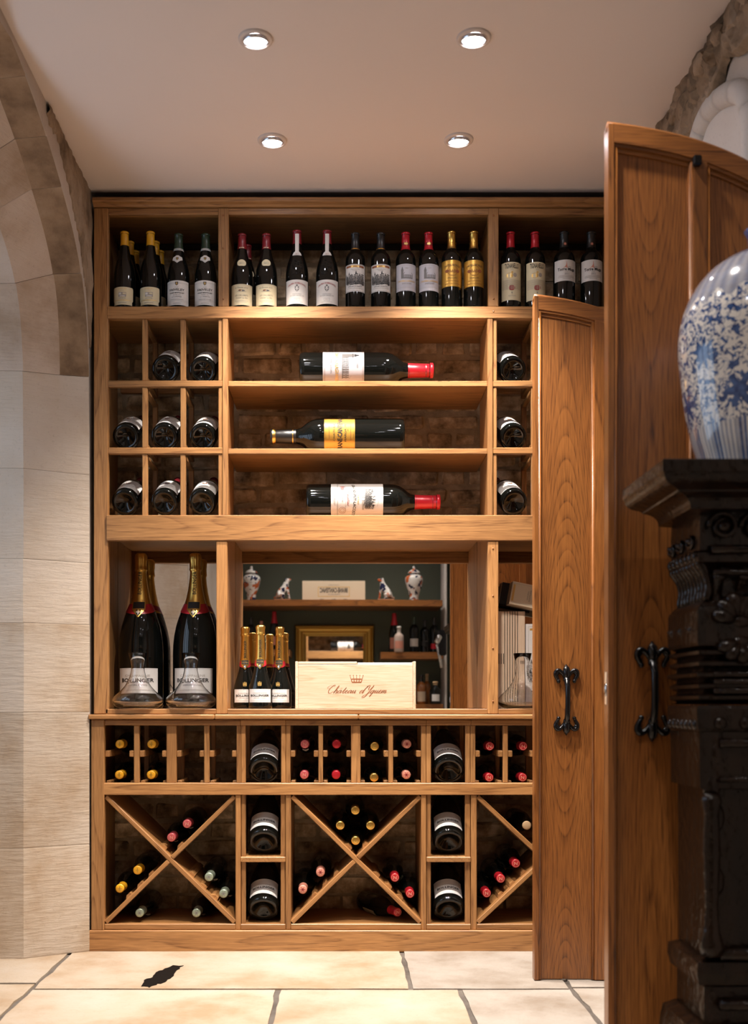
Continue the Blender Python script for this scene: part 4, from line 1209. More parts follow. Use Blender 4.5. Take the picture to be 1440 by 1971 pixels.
r, R = big(1.80, 1.735, 'cap_red', .243, .096, .297, 'paper', .092, pr3, ((.425, .4275, 'cap_darkred'), (.490, .4925, 'cap_darkred')))
r.location = (px(590, .1), FRONT + .10, pz(992) + R + .001); r.rotation_euler = (0, PI / 2, 0)
tag(r, 'large red capped bottle with white castle label lying on the broad oak rail', 'bottle', 'large bottles lying on the long shelves')

# ---- tilted magnums in the grids: base towards the room, neck up at the back
def P_mag():
    r, p = bottle('burgundy', 'cap_darkred', .236, 1.0, 1.25, 36, name='magnum_bottle')
    R = .042 * 1.25; fn = cyl(R)
    l = label_on(r, fn, rows(.060, .028, .125), M['paper_white'])
    q = Print(); q.text('PONSOT', 0, .046, w=.036, h=.005, mat='ink_pale'); q.crest(0, .085, .022, 'ink_brown', 'ink_grey'); q.dashes(0, .062, .06, .003, 'ink_pale', 4); q.build('print', l, fn, .0009)
    return r
def P_champ_mag():
    r, p = bottle('champagne', 'gold', .250, 1.06, 1.36, 40, name='champagne_magnum')
    R = .0445 * 1.36; fn = cyl(R)
    l = label_on(r, fn, rows(.063, .032, .108), M['paper_white'])
    q = Print(); q.text('CHAMPAGNE', 0, .078, w=.050, h=.005, mat='ink_pale'); q.text('BOLLINGER', 0, .064, w=.092, h=.011, mat='ink', bold=.03); q.text('MAISON FONDEE EN 1829', 0, .05, w=.06, mat='ink_grey'); q.build('print', l, fn, .0009)
    return r
def tilted(proto, x, y, yaw, tilt, R, lab, grp, d=0.05):
    # x, y: centre of the visible base ring in the picture; d: depth of that centre
    loc = (px(x, d), FRONT + d, pz(y, d))
    o = place(proto, (0, 0, 0), (0, 0, 0), lab, grp)
    o.rotation_euler = (-(PI / 2 - tilt), 0, yaw)
    o.location = loc
    return o
GM = 'magnums tilted in the bottle grids'
TL = math.radians(27)
for (x, y, row, col) in ((318, 712, 'upper', 'middle'), (390, 715, 'upper', 'right'), (242, 842, 'second', 'left'), (316, 842, 'second', 'middle'), (390, 843, 'second', 'right'), (240, 968, 'third', 'left'), (316, 968, 'third', 'middle'), (389, 968, 'third', 'right')):
    tilted(P_mag, x, y, -0.06, TL, .05, 'white labelled magnum tilted in the left bottle grid, %s row, %s cell' % (row, col), GM)
for (x, y, row) in ((988, 714, 'upper'), (989, 843, 'second'), (990, 968, 'third')):
    tilted(P_mag, x, y, 0.14, TL, .05, 'white labelled magnum tilted in the right grid beside the door, %s row' % row, GM)
GC = 'champagne magnums tilted in the narrow bins'
T2 = math.radians(36)
for (x, y, lb) in ((508, 1485, 'champagne magnum in the left narrow bin just under the worktop'), (508, 1622, 'champagne magnum on the little shelf of the left narrow bin'), (507, 1752, 'champagne magnum at the bottom of the left narrow bin'),
                   (864, 1485, 'champagne magnum in the right narrow bin just under the worktop'), (864, 1622, 'champagne magnum on the little shelf of the right narrow bin'), (864, 1752, 'champagne magnum at the bottom of the right narrow bin')):
    tilted(P_champ_mag, x, y, 0.0, math.radians(30) if y < 1500 else T2, .06, lb, GC, 0.038)

# ---- bottles lying neck outwards
def neckout(kind, cap, mark, nm, cap0=.238, neck=None):
    def f():
        r, p = bottle(kind, cap, cap0, 1.0, 1.0, 24)
        z = p[-1][1] + .0009
        q = Print()
        if mark == 'N':
            q.text('N', 0, 0, w=.013, h=.013, mat='cap_salmon' if cap in ('cap_red', 'cap_pink') else 'cap_darkred', bold=.03); q.ringp(0, 0, .0135, .0015, 'cap_salmon')
        elif mark == 'ring':
            q.ringp(0, 0, .011, .0016, 'gold_dark' if cap == 'gold' else 'ink_pale'); q.disc(0, 0, .0045, .0045, 'gold_dark' if cap == 'gold' else 'ink_pale', 10)
        elif mark == 'bar':
            q.rect(-.0015, .0015, -.009, .009, 'gold_dark'); q.rect(-.008, .008, -.001, .001, 'gold_dark')
        elif mark == 'star':
            for k in range(6):
                a = PI * k / 3; q.poly([(.002 * math.cos(a + 1.57), .002 * math.sin(a + 1.57)), (.002 * math.cos(a - 1.57), .002 * math.sin(a - 1.57)), (.012 * math.cos(a), .012 * math.sin(a))], [(0, 1, 2)], 'ink_grey' if cap != 'cap_salmon' else 'cap_darkred')
        if q.v:
            m = MB(); m.v = [(u, v, z) for u, v in q.v]; m.f = q.f; m.m = q.m; m.sm = [False] * len(q.f); m.build('capsule_mark', q.mats, r, fixn=False)
        nf = neckfn(p)
        if neck == 'crescent':
            label_on(r, nf, [(.188, -.002, .002), (.196, -.012, .012), (.204, -.013, .013), (.212, -.012, .012)], M['paper'], .001, 'neck_label')
        elif neck == 'loop':
            label_on(r, nf, [(.176, -.024, .024), (.184, -.022, .022)], M['paper'], .001, 'neck_label'); label_on(r, nf, [(.184, -.024, -.012), (.205, -.016, -.009)], M['paper'], .001, 'neck_label'); label_on(r, nf, [(.184, .012, .024), (.205, .009, .016)], M['paper'], .001, 'neck_label'); label_on(r, nf, [(.205, -.016, .016), (.212, -.012, .012)], M['paper'], .001, 'neck_label')
        if neck == 'body':
            label_on(r, cyl(p[6][0]), rows(.05, .06, .16), M['paper_cream'])
        return r
    f.__name__ = nm
    return f
N_yel = neckout('burgundy', 'cap_yellow', 'bar', 'yel'); N_pk = neckout('burgundy', 'cap_pink', 'N', 'pk', neck='crescent'); N_red = neckout('burgundy', 'cap_red', None, 'red')
N_gold = neckout('bordeaux', 'gold', 'ring', 'gold'); N_sal = neckout('burgundy', 'cap_salmon', 'star', 'sal'); N_rN = neckout('burgundy', 'cap_red', 'N', 'rN', neck='body'); N_sil = neckout('burgundy', 'cap_silver', 'star', 'sil', neck='loop'); N_cork = neckout('burgundy', 'cork', None, 'cork', cap0=.289)
GN = 'bottles lying neck outwards in the rack'
def lay(pr, x, y, lab, d=0.045, yaw=0.0, pitch=0.0, roll=0.0):
    o = place(pr, (0, 0, 0), (0, 0, 0), lab, GN)
    H = .30
    tip = Vector((px(x, d), FRONT + d, pz(y, d)))
    rot = Matrix.Rotation(yaw, 4, 'Z') @ Matrix.Rotation(PI / 2 + pitch, 4, 'X') @ Matrix.Rotation(roll, 4, 'Z')
    ax = rot @ Vector((0, 0, 1))
    o.location = tip - ax * (.297 if pr is not N_gold else .3)
    if o.location.y > FRONT + .328: o.location.y = FRONT + .328
    o.rotation_euler = rot.to_euler()
    return o
for (x, pr, what, where) in ((232, N_yel, 'yellow capped', 'first cell from the left'), (293, N_yel, 'yellow capped', 'second cell from the left'), (587, N_pk, 'pink capped marked', 'first cell past the left magnum bin'), (648, N_red, 'plain red capped', 'second cell past the left magnum bin'),
                     (721, N_gold, 'gold capped', 'third cell past the left magnum bin'), (783, N_sal, 'salmon capped', 'cell just left of the right magnum bin'), (942, N_rN, 'red capped', 'first cell past the right magnum bin'), (1006, N_rN, 'red capped', 'cell beside the far door')):
    up_y = {721: 1436, 942: 1436, 1006: 1436}.get(x, 1432); lo_y = {721: 1496, 942: 1496, 1006: 1496}.get(x, 1491)
    lay(pr, x, up_y, '%s bottle in the %s, upper of two' % (what, where)); lay(pr, x - 1, lo_y, '%s bottle in the %s, lower of two' % (what, where))
for (x, y, pr, lb) in ((361, 1585, N_pk, 'pink capped bottle, top notch of left X bin, upper one'), (331, 1611, N_pk, 'pink capped bottle, top notch of left X bin, lower one'),
                       (266, 1674, N_yel, 'yellow capped bottle, left notch of left X bin, upper one'), (232, 1709, N_yel, 'yellow capped bottle, left notch of left X bin, lower one'),
                       (403, 1687, N_sil, 'silver capped bottle, right notch of left X bin, upper one'), (431, 1719, N_sil, 'silver capped bottle, right notch of left X bin, lower one'),
                       (270, 1756, N_sil, 'silver capped bottle on floor of left X bin, left one'), (379, 1756, N_sil, 'silver capped bottle on floor of left X bin, right one'),
                       (684, 1559, N_gold, 'gold capped bottle topmost of four in the middle X bin'), (655, 1588, N_gold, 'gold capped bottle left of four in the middle X bin'), (713, 1588, N_gold, 'gold capped bottle right of four in the middle X bin'), (684.5, 1617, N_gold, 'gold capped bottle lowest of four in the middle X bin'),
                       (617, 1678, N_sal, 'salmon capped bottle, left notch of middle X bin, upper one'), (583, 1711, N_sal, 'salmon capped bottle, left notch of middle X bin, lower one'),
                       (760, 1688, N_rN, 'red capped bottle, right notch of middle X bin, upper one'), (789, 1719, N_rN, 'red capped bottle, right notch of middle X bin, lower one'),
                       (992, 1661, N_rN, 'red capped bottle, left notch of right X bin, highest of three'), (963, 1690, N_rN, 'red capped bottle, left notch of right X bin, middle of three'), (936, 1718, N_rN, 'red capped bottle, left notch of right X bin, lowest of three'),
                       (1013, 1588, N_cork, 'cork stopped bottle, top notch of right X bin beside the door')):
    lay(pr, x, y, lb)
lay(N_rN, 766, 1756, 'red capped bottle lying askew on the floor of the middle X bin', 0.05, 0.42)
# ------------------------------------------------------------------ champagne bottles, decanters and boxes in the niche
NZ = pz(1364.5) + 0.0006
CH_S = [(0, .10), (.30, .085), (.62, .02), (.76, 0), (.93, .003), (.985, .02), (1, .045), (1, .20), (.985, .235), (.92, .28), (.83, .325), (.735, .37), (.63, .42), (.54, .47), (.468, .52), (.42, .57), (.38, .63), (.352, .70), (.332, .80), (.322, .88), (.322, .97), (.30, .992), (0, 1)]
CH_G = [(0, .06), (.30, .05), (.62, .012), (.80, 0), (.94, .002), (.985, .012), (1, .03), (1, .36), (.99, .41), (.945, .47), (.865, .53), (.765, .58), (.675, .62), (.56, .655), (.475, .683), (.40, .72), (.315, .78), (.262, .83), (.235, .873), (.222, .93), (.222, .975), (.20, .993), (0, 1)]
def champagne(R, H, prf, foil0, sh0, sh1, shw, em, lv0, lv1, lhw, tz0, tz1, name):
    root = empty(name)
    p = [(r * R, z * H) for r, z in prf]
    m = MB(); m.lathe(p, 48); m.build('glass_body', M['glass_dark'], root)
    # gold foil over neck, crumpled over the wire cage at the top
    m = MB(); zt = .885 * H; n = 28
    zs = [foil0 * H + (zt - foil0 * H) * i / n for i in range(n + 1)]
    pr = [(at_z(p, z) + .0010, z) for z in zs]
    rn = at_z(p, zt)
    pr += [(rn * 1.10, .890 * H), (rn * 1.19, .897 * H), (rn * 1.10, .906 * H), (rn * 1.06, .93 * H), (rn * 1.12, .955 * H), (rn * 1.16, .978 * H), (rn * 1.08, .995 * H), (rn * .75, 1.006 * H), (0, 1.009 * H)]
    m.lathe(pr, 48)
    vs = []
    for (x, y, z) in m.v:
        if z > .887 * H:
            a = math.atan2(y, x); f = 1 + .05 * math.sin(a * 13) * min(1, (z - .887 * H) / (.02 * H)) + .03 * math.sin(a * 7 + z / H * 90)
            vs.append((x * f, y * f, z))
        else: vs.append((x, y, z))
    m.v = vs
    fo = m.build('gold_foil', M['gold'], root)
    nf = neckfn(p)
    q = Print()
    tmp = Print(); tmp.text('BOLLINGER', 0, 0, w=(tz1 - tz0) * H, h=at_z(p, (tz0 + tz1) / 2 * H) * .62, mat='ink', bold=.01)
    zc = (tz0 + tz1) / 2 * H
    q.v = [(-y, zc + x) for x, y in tmp.v]; q.f = tmp.f; q.m = tmp.m; q.mats = tmp.mats; q.pk = tmp.pk
    q.build('foil_print', fo, nf, .0022)
    # red ribbon dipping to the shield at the foot of the foil
    m = MB(); vs = []; n = 48; zm = (sh0 * .45 + sh1 * .55) * H; dz = (sh1 - sh0) * H
    for k in range(n + 1):
        a = -PI + 2 * PI * k / n
        for z in (zm - dz * (.12 + .26 * math.cos(a)), zm + dz * (.26 - .10 * math.cos(a))):
            rr_ = at_z(p, z) + .0016; vs.append((rr_ * math.sin(a), -rr_ * math.cos(a), z))
    m.add(vs, [(2 * k, 2 * k + 2, 2 * k + 3, 2 * k + 1) for k in range(n)], 0, True)
    m.build('ribbon', M['ribbon'], root, fixn=False)
    w = shw * R
    def sz(t): return (sh0 + (sh1 - sh0) * t) * H
    sh = label_on(root, nf, [(sz(0), -w * .04, w * .04), (sz(.30), -w * .70, w * .70), (sz(.42), -w, w), (sz(.85), -w, w), (sz(.93), -w * .6, w * .6), (sz(1), -w * .1, w * .1)], M['gold'], .0030, 'shield')
    q = Print(); q.rect(-w * .85, w * .85, sz(.48), sz(.84), 'ink'); q.text('BOLLINGER', 0, sz(.66), w=w * 1.4, h=sz(.74) - sz(.60), mat='gold_ink'); q.crest(0, sz(.26), sz(.42) - sz(.10), 'ink', 'paper_white'); q.build('print', sh, nf, .0036)
    fn = cyl(R)
    q = Print(); q.arms(0, (em[0] + em[1]) / 2 * H, (em[1] - em[0]) * H * .9, 'gold_ink'); q.build('emblem', root, fn, .0009)
    l = label_on(root, fn, rows(lhw * R, lv0 * H, lv1 * H), M['paper_white'])
    h = (lv1 - lv0) * H; c = (lv0 + lv1) / 2 * H; W_ = lhw * R
    q = Print(); q.frame(-W_ * .97, W_ * .97, lv0 * H + h * .02, lv1 * H - h * .02, h * .012, 'paper_grey')
    q.text('CHAMPAGNE', 0, c + h * .20, w=W_ * 1.15, h=h * .085, mat='ink_pale'); q.text('BOLLINGER', 0, c + h * .02, w=W_ * 1.55, h=h * .16, mat='ink', bold=.03)
    q.text('SPECIAL CUVEE', 0, c - h * .16, w=W_ * .95, h=h * .065, mat='ink_grey'); q.dashes(0, c - h * .36, W_ * 1.5, h * .02, 'ink_pale', 2)
    q.build('print', l, fn, .0009)
    return root
BIGD = 0.2415
gb = 'giant champagne bottles in the left niche'
b0 = champagne(.0893, .622, CH_G, .640, .583, .705, .31, (.300, .355), .098, .258, 1.0, .735, .885, 'giant_champagne_bottle')
b0.location = (px(271.5, BIGD), FRONT + BIGD, NZ); tag(b0, 'giant gold foiled champagne bottle at the left in the mirrored niche', 'bottle', gb)
b1 = copy_tree(b0); b1.location = (px(376, BIGD), FRONT + BIGD, NZ); tag(b1, 'giant gold foiled champagne bottle beside the oak upright', 'bottle', gb)
gs = 'standard champagne bottles beside the wooden wine box'
s0 = champagne(.0472, .322, CH_S, .555, .476, .612, .36, (.268, .325), .075, .235, 1.04, .62, .83, 'champagne_bottle')
s0.location = (px(501.5, .065), FRONT + .065, NZ); tag(s0, 'champagne bottle standing foremost in the middle of the three', 'bottle', gs)
s1 = copy_tree(s0); s1.location = (px(472, .150), FRONT + .150, NZ); tag(s1, 'champagne bottle behind and left, next to the oak panel', 'bottle', gs); s1.rotation_euler = (0, 0, .06)
s2 = copy_tree(s0); s2.location = (px(538.5, .150), FRONT + .150, NZ); tag(s2, 'champagne bottle behind and right, next to the wooden box', 'bottle', gs); s2.rotation_euler = (0, 0, -.10)

def decanter(neck_r=.0365):
    root = empty('wine_decanter')
    out = [(0, .003), (.050, 0), (.078, .004), (.094, .016), (.099, .030), (.096, .041), (.085, .054), (.068, .069), (.052, .087), (.040, .106), (.031, .127), (.0265, .148), (.0255, .162), (.0285, .184), (neck_r, .217)]
    out = [(r * .99, z * .99) for r, z in out]
    inn = [(max(0, r - .0022), z + (.004 if i < 4 else .0004)) for i, (r, z) in enumerate(out)]
    inn[0] = (0, .008); inn[1] = (.048, .006); inn[2] = (.074, .010)
    m = MB(); m.lathe(out + list(reversed(inn)), 56); m.build('glass_vessel', M['clear'], root)
    return root
dd = 0.0535
dc = decanter(); dc.location = (px(265.5, dd), FRONT + dd, NZ); tag(dc, 'clear wide bottomed glass decanter before the left giant bottle', 'decanter', 'clear glass decanters')
d2 = copy_tree(dc); d2.location = (px(367.5, dd), FRONT + dd, NZ); tag(d2, 'clear wide bottomed glass decanter before the giant bottle by the upright', 'decanter', 'clear glass decanters')
d3 = copy_tree(dc); d3.location = (px(1006, .085), FRONT + .085, NZ); tag(d3, 'clear glass decanter in the right niche before the striped pine box', 'decanter', 'clear glass decanters')

# the long pine wine box
yb = empty('wooden_wine_box', (px(684.5, .05), FRONT + .05, NZ), (0, 0, 0), 'long pale pine wine box with branded crown and script lettering', 'box')
hw, hh, dp, tb = 0.2325, 0.1825, 0.15, 0.011
board('end_panel', yb, yb.location.x - hw, yb.location.x - hw + tb, yb.location.y, yb.location.y + dp, NZ, NZ + hh, mats=[PINE[1]] * 3, bev=.0012)
board('end_panel', yb, yb.location.x + hw - tb, yb.location.x + hw, yb.location.y, yb.location.y + dp, NZ, NZ + hh, mats=[PINE[1]] * 3, bev=.0012)
fpn = board('front_panel', yb, yb.location.x - hw + tb + .0004, yb.location.x + hw - tb - .0004, yb.location.y + .0006, yb.location.y + .010, NZ + .0003, NZ + hh - .012, mats=PINE, bev=.001)
board('back_panel', yb, yb.location.x - hw + tb, yb.location.x + hw - tb, yb.location.y + dp - .010, yb.location.y + dp, NZ, NZ + hh - .012, mats=PINE)
board('bottom_panel', yb, yb.location.x - hw + tb, yb.location.x + hw - tb, yb.location.y + .010, yb.location.y + dp - .010, NZ, NZ + .008, mats=PINE)
board('sliding_lid', yb, yb.location.x - hw + tb, yb.location.x + .006, yb.location.y + .001, yb.location.y + dp - .002, NZ + hh - .0115, NZ + hh - .001, mats=PINE)
board('sliding_lid', yb, yb.location.x + .007, yb.location.x + hw - tb, yb.location.y + .012, yb.location.y + dp - .002, NZ + hh - .0135, NZ + hh - .004, mats=PINE)
q = Print()
q.crown(-.002, .115, .050, .030, 'ink_brown')
SH = .55
def S_(pts, w=.0025): q.stroke([(-.119 + x * .0102, .0605 + y * .0102) for x, y in pts], w, 'ink_brown')
def sl(pts, ox, w=.0025): S_([(ox + x + SH * y, y) for x, y in pts], w)
sl([(1.6, 2.5), (1.9, 2.9), (1.5, 3.0), (0.8, 2.3), (0.4, 1.2), (0.7, .2), (1.5, 0), (2.3, .6)], 0); sl([(1.5, 2.9), (.2, 2.9), (-.6, 2.2), (-.3, 1.7), (.1, 2.0)], 0, .0012)
sl([(.1, .2), (1.0, 1.9), (1.1, 2.7), (.8, 2.6), (.6, 1.4), (.4, 0), (.6, .8), (1.1, 1.15), (1.3, .9), (1.15, .1), (1.4, 0), (1.8, .5)], 2.4)
def let_a(ox):
    sl([(1.2, .9), (.8, 1.1), (.3, .7), (.2, .15), (.6, 0), (1.1, .6), (1.25, 1.05), (1.1, .3), (1.3, 0), (1.7, .5)], ox)
let_a(4.0); sl([(.3, 1.5), (.7, 1.9), (1.0, 1.45)], 4.1, .0012)
sl([(0, .4), (.6, 1.6), (.75, 2.1), (.5, .9), (.5, .05), (.8, 0), (1.1, .5)], 5.7); sl([(.2, 1.15), (1.2, 1.2)], 5.7, .001)
sl([(0, .4), (.7, .7), (.8, 1.05), (.5, 1.1), (.2, .6), (.3, .05), (.8, 0), (1.2, .5)], 6.8); let_a(7.9)
def let_u(ox): sl([(0, .5), (.35, 1.1), (.2, .2), (.45, 0), (.95, .6), (1.1, 1.1), (.95, .2), (1.2, 0), (1.6, .5)], ox)
let_u(9.5)
sl([(1.2, .9), (.8, 1.1), (.3, .7), (.2, .15), (.6, 0), (1.2, .8), (2.0, 2.7), (1.25, .3), (1.4, 0), (1.8, .5)], 12.3); sl([(2.1, 2.3), (2.25, 2.7), (2.0, 2.75)], 12.3, .0012)
sl([(-.3, 2.3), (0, 2.9), (.5, 2.8), (.5, 1.8), (.7, 1.3), (1.3, 1.6), (1.9, 2.9), (1.3, .6), (.8, -1.2), (-.1, -1.7), (-.3, -1.3), (.6, -.5), (1.6, .1), (2.0, .5)], 14.6)
sl([(1.2, .9), (.8, 1.1), (.3, .7), (.2, .15), (.6, 0), (1.15, .7), (1.25, 1.1), (.8, -.8), (.6, -1.4), (.7, -.6), (1.6, .5)], 16.4); let_u(18.0)
sl([(0, .4), (.7, .7), (.8, 1.05), (.5, 1.1), (.2, .6), (.3, .05), (.8, 0), (1.2, .5)], 19.5)
sl([(0, .5), (.3, 1.1), (.1, 0), (.4, .8), (.8, 1.1), (.85, .7), (.7, 0), (1.0, .8), (1.4, 1.1), (1.5, .7), (1.35, .05), (1.6, 0), (2.0, .5)], 20.6)
off = fpn.location
q.build('branding', fpn, lambda u, v, e: (u + .006, -.0048 - e, v - off.z), .0003)

# boxes in the right niche
def plainbox(name, loc, w, d, h, mat, label, mats=None, rot=(0, 0, 0), bev=.0012):
    root = empty(name, loc, rot, label, 'box')
    m = MB(); m.box(-w / 2, w / 2, 0, d, 0, h, 0, bev)
    return root, m
r, m = plainbox('striped_wine_box', (px(985.5, .19) - .012, FRONT + .19, NZ), .128, .10, .388, None, 'upright pale pine wine box with dark burnt stripes in the right niche')
bo = m.build('casing', PINE[2], r)
q = Print()
for k in range(6): q.rect(-.018 + k * .0102, -.0152 + k * .0102, .0, .388, 'stripe')
for k in range(5): q.rect(-.060 + k * .0093, -.057 + k * .0093, .178, .220, 'stripe')
for k in range(3): q.rect(.045 + k * .0068, .048 + k * .0068, .178, .220, 'stripe')
q.build('burnt_stripes', bo, lambda u, v, e: (u, -e, v), .0004)
PX_ = r.location.x + .066
r, m = plainbox('white_wine_box', (PX_ + .060, FRONT + .195, NZ), .115, .09, .338, None, 'white wine box with an engraved picture, right of the striped pine box')
bo = m.build('casing', M['paper_white'], r)
q = Print(); q.frame(-.048, .048, .01, .328, .0008, 'ink_pale'); q.rect(-.042, .0, .312, .320, 'gold_ink'); q.dashes(.0, .255, .06, .004, 'ink_grey', 4); q.castle(0, .135, .096, .075, 'ink_grey', 4, 20); q.castle(0, .115, .096, .06, 'ink', 14, 12); q.dashes(0, .07, .07, .005, 'ink_grey', 5); q.dashes(0, .05, .05, .004, 'ink_pale', 6)
q.build('print', bo, lambda u, v, e: (u, -e, v), .0004)
# two shallow boxes lying tilted on top
tz = NZ + .391
r, m = plainbox('black_wine_box', (px(998, .2), FRONT + .225, tz + .018), .150, .07, .088, None, 'black sided wine box lying tilted at the back on the pine box', rot=(0, .17, 0))
m.build('casing', M['black_card'], r); m = MB(); m.box(-.0765, -.0752, .001, .069, .001, .087); m.build('end_label', M['card'], r)
r, m = plainbox('cream_wine_box', (px(1016, .17), FRONT + .165, tz + .010), .155, .055, .092, None, 'cream wine box with gold strip lying tilted on the striped pine box', rot=(-.05, .19, .08))
bo = m.build('casing', M['card'], r)
q = Print(); q.frame(-.070, .072, .008, .085, .0007, 'ink_pale'); q.rect(-.072, -.064, .014, .080, 'gold_ink')
t = Print(); t.text('CHATEAU', 0, .0045, w=.036, h=.0055, mat='ink_grey'); t.text('MONTELENA', 0, -.0045, w=.046, h=.0065, mat='ink_grey')
n0 = len(q.v); q.poly([(-.004 - y, .046 + x) for x, y in t.v], t.f, 'ink_grey')
q.build('print', bo, lambda u, v, e: (u, -e, v), .0004)

# ------------------------------------------------------------------ carved dark cabinet on the right and its vase
dk, nt, b, N, L = newmat('dark_carved_oak')
mp = coords(N, L, (30, 30, 3), False); n1 = node(N, 'ShaderNodeTexNoise', Scale=1.0, Detail=4.0); L.new(mp.outputs[0], n1.inputs['Vector'])
rr = ramp(N, [(.3, (.004, .002, .0012)), (.7, (.016, .0075, .004))]); L.new(n1.outputs['Fac'], rr.inputs[0]); L.new(rr.outputs[0], b.inputs['Base Color'])
b.inputs['Roughness'].default_value = .25; b.inputs['Specular IOR Level'].default_value = .30
mp2 = coords(N, L, (1, 1, 1), False); n2 = node(N, 'ShaderNodeTexNoise', Scale=42.0, Detail=3.0); L.new(mp2.outputs[0], n2.inputs['Vector']); bump(N, L, n2.outputs['Fac'], b, .6, .008)
CY0, CY1, CXL, CXR = 2.30, 2.50, 0.756, 1.085
cab = empty('carved_cabinet', (0.92, 2.40, 0), (0, 0, 0), 'tall dark carved oak cabinet with moulded cornice in front of the doors', 'cabinet')
def cz(y): return EYE + (1360 - y) / (F / 2.5)
def moulded(name, prof, mat=dk):
    """mitred moulding: rings of (z, projection) round the left and front of the carcass"""
    m = MB(); vs = []
    for z, o in prof:
        vs += [(CXL - o, CY1, z), (CXL - o, CY0 - o, z), (CXR, CY0 - o, z), (CXR, CY1, z)]
    fs = [(0, 1, 2, 3), tuple(len(vs) - 4 + i for i in (3, 2, 1, 0))]
    for i in range(len(prof) - 1):
        for k in range(4): fs.append((i * 4 + k, i * 4 + (k + 1) % 4, i * 4 + 4 + (k + 1) % 4, i * 4 + 4 + k))
    m.add(vs, fs)
    o = m.build(name, mat, cab); o.location = -cab.location
    return o
def arc(z0, o0, z1, o1, n, cv):
    out = []
    for i in range(1, n + 1):
        t = i / n
        if cv: out.append((z0 + (z1 - z0) * math.sin(t * PI / 2), o0 + (o1 - o0) * (1 - math.cos(t * PI / 2))))
        else: out.append((z0 + (z1 - z0) * (1 - math.cos(t * PI / 2)), o0 + (o1 - o0) * math.sin(t * PI / 2)))
    return out
moulded('cornice', [(cz(1016), .0)] + [(cz(1014), .030)] + arc(cz(1012), .030, cz(990), .066, 6, True) + [(cz(987), .068), (cz(985), .074)] + arc(cz(984), .074, cz(966), .108, 6, False) + [(cz(963), .112), (cz(944), .112), (cz(942), .110)])
moulded('frieze', [(cz(1104), .006), (cz(1096), .008), (cz(1088), .006), (cz(1083), .001), (cz(1040), .002), (cz(1016), .0)])
moulded('neck', [(cz(1182), .002), (cz(1176), -.004), (cz(1166), -.018), (cz(1125), -.020), (cz(1112), -.012), (cz(1104), .004)])
rg = [(cz(1356), .004)]
for i in range(5):
    y = 1352 - i * 20
    rg += [(cz(y), -.012), (cz(y - 5), .004 + .004 * (i == 2)), (cz(y - 11), .005 + .006 * (i == 2)), (cz(y - 16), -.010)]
rg += [(cz(1252), .0)]
moulded('reeded_band', rg)
moulded('waist', [(cz(1252), .006), (cz(1246), .008), (cz(1190), .008), (cz(1183), .004)])
moulded('mid_moulding', [(cz(1404), .003), (cz(1398), .008), (cz(1364), .010), (cz(1358), .006)])
moulded('lower_carcass', [(cz(1810), -.016), (cz(1508), -.014), (cz(1505), .001), (cz(1405), .003)])
moulded('base_knop', [(cz(1858), -.012), (cz(1852), .004), (cz(1832), .010), (cz(1812), .008), (cz(1808), -.012)])
moulded('lower_post', [(cz(1922), -.012), (cz(1859), -.012)])
moulded('plinth', [(0.0, .034), (cz(2050), .034), (cz(1985), .030), (cz(1950), .026), (cz(1930), .020), (cz(1922), -.008)])
FYc = CY0
def fx(x, y=CY0): return (x - 656) * y / F
def fz(y, d=CY0): return EYE + (1360 - y) * d / F
def carve(name, m, loc=(0, 0, 0)):
    o = m.build(name, dk, cab); o.location = Vector(loc) - cab.location; return o
# volutes with bosses on the frieze
for k, x in enumerate((1390, 1452, 1514)):
    m = MB(); m.ball((0, -.010, 0), .013); 
    sp = [((.010 + .0022 * a) * math.cos(a), -.006, (.010 + .0022 * a) * math.sin(a)) for a in [i * .35 for i in range(28)]]
    m.tube(sp, [.0055] * 28, 8); carve('carved_volute', m, (fx(x), CY0 - .004, fz(1014)))
m = MB(); m.tube([(fx(1366), CY0 - .010, fz(1058)), (CXR, CY0 - .010, fz(1058))], .009, 10); carve('bead_moulding', m)
m = MB(); m.tube([(fx(1372), CY0 - .004, fz(1102)), (CXR, CY0 - .004, fz(1102))], .006, 8); carve('bead_moulding', m)
# carved acanthus and lion like mask shapes on the front
rnd = random.Random(5)
def leafy(cx0, cz0, wd, ht, n, nm, y=CY0 + .012):
    m = MB()
    for k in range(n):
        a = PI * (k + .5) / n
        pts = [(cx0 + wd * .15 * math.cos(a), y, cz0), (cx0 + wd * .55 * math.cos(a), y - .022, cz0 + ht * .55 * math.sin(a)), (cx0 + wd * .9 * math.cos(a), y - .026, cz0 + ht * .95 * math.sin(a)), (cx0 + wd * 1.0 * math.cos(a), y - .010, cz0 + ht * 1.02 * math.sin(a))]
        m.tube(catmull(pts, 4), [.006 + .010 * math.sin(PI * i / 12) for i in range(13)], 8)
    m.ball((cx0, y - .012, cz0), .020, sc=(1.2, .8, .8))
    carve(nm, m)
leafy(fx(1425), fz(1196), .055, .055, 7, 'carved_acanthus')
leafy(fx(1425), fz(1236), .045, -.035, 5, 'carved_acanthus')
leafy(fx(1520), fz(1196), .055, .055, 7, 'carved_acanthus')
m = MB(); m.ball((fx(1388), CY0 + .006, fz(1232)), .022, sc=(1, .7, 1)); carve('carved_boss', m); m = MB(); m.ball((fx(1452), CY0 + .006, fz(1240)), .020, sc=(1, .7, 1)); carve('carved_boss', m)
for yy_ in (1298, 1312, 1330):
    m = MB(); m.tube([(fx(1372), CY0 - .006, fz(yy_)), (CXR, CY0 - .006, fz(yy_))], .0065, 8); carve('bead_moulding', m)
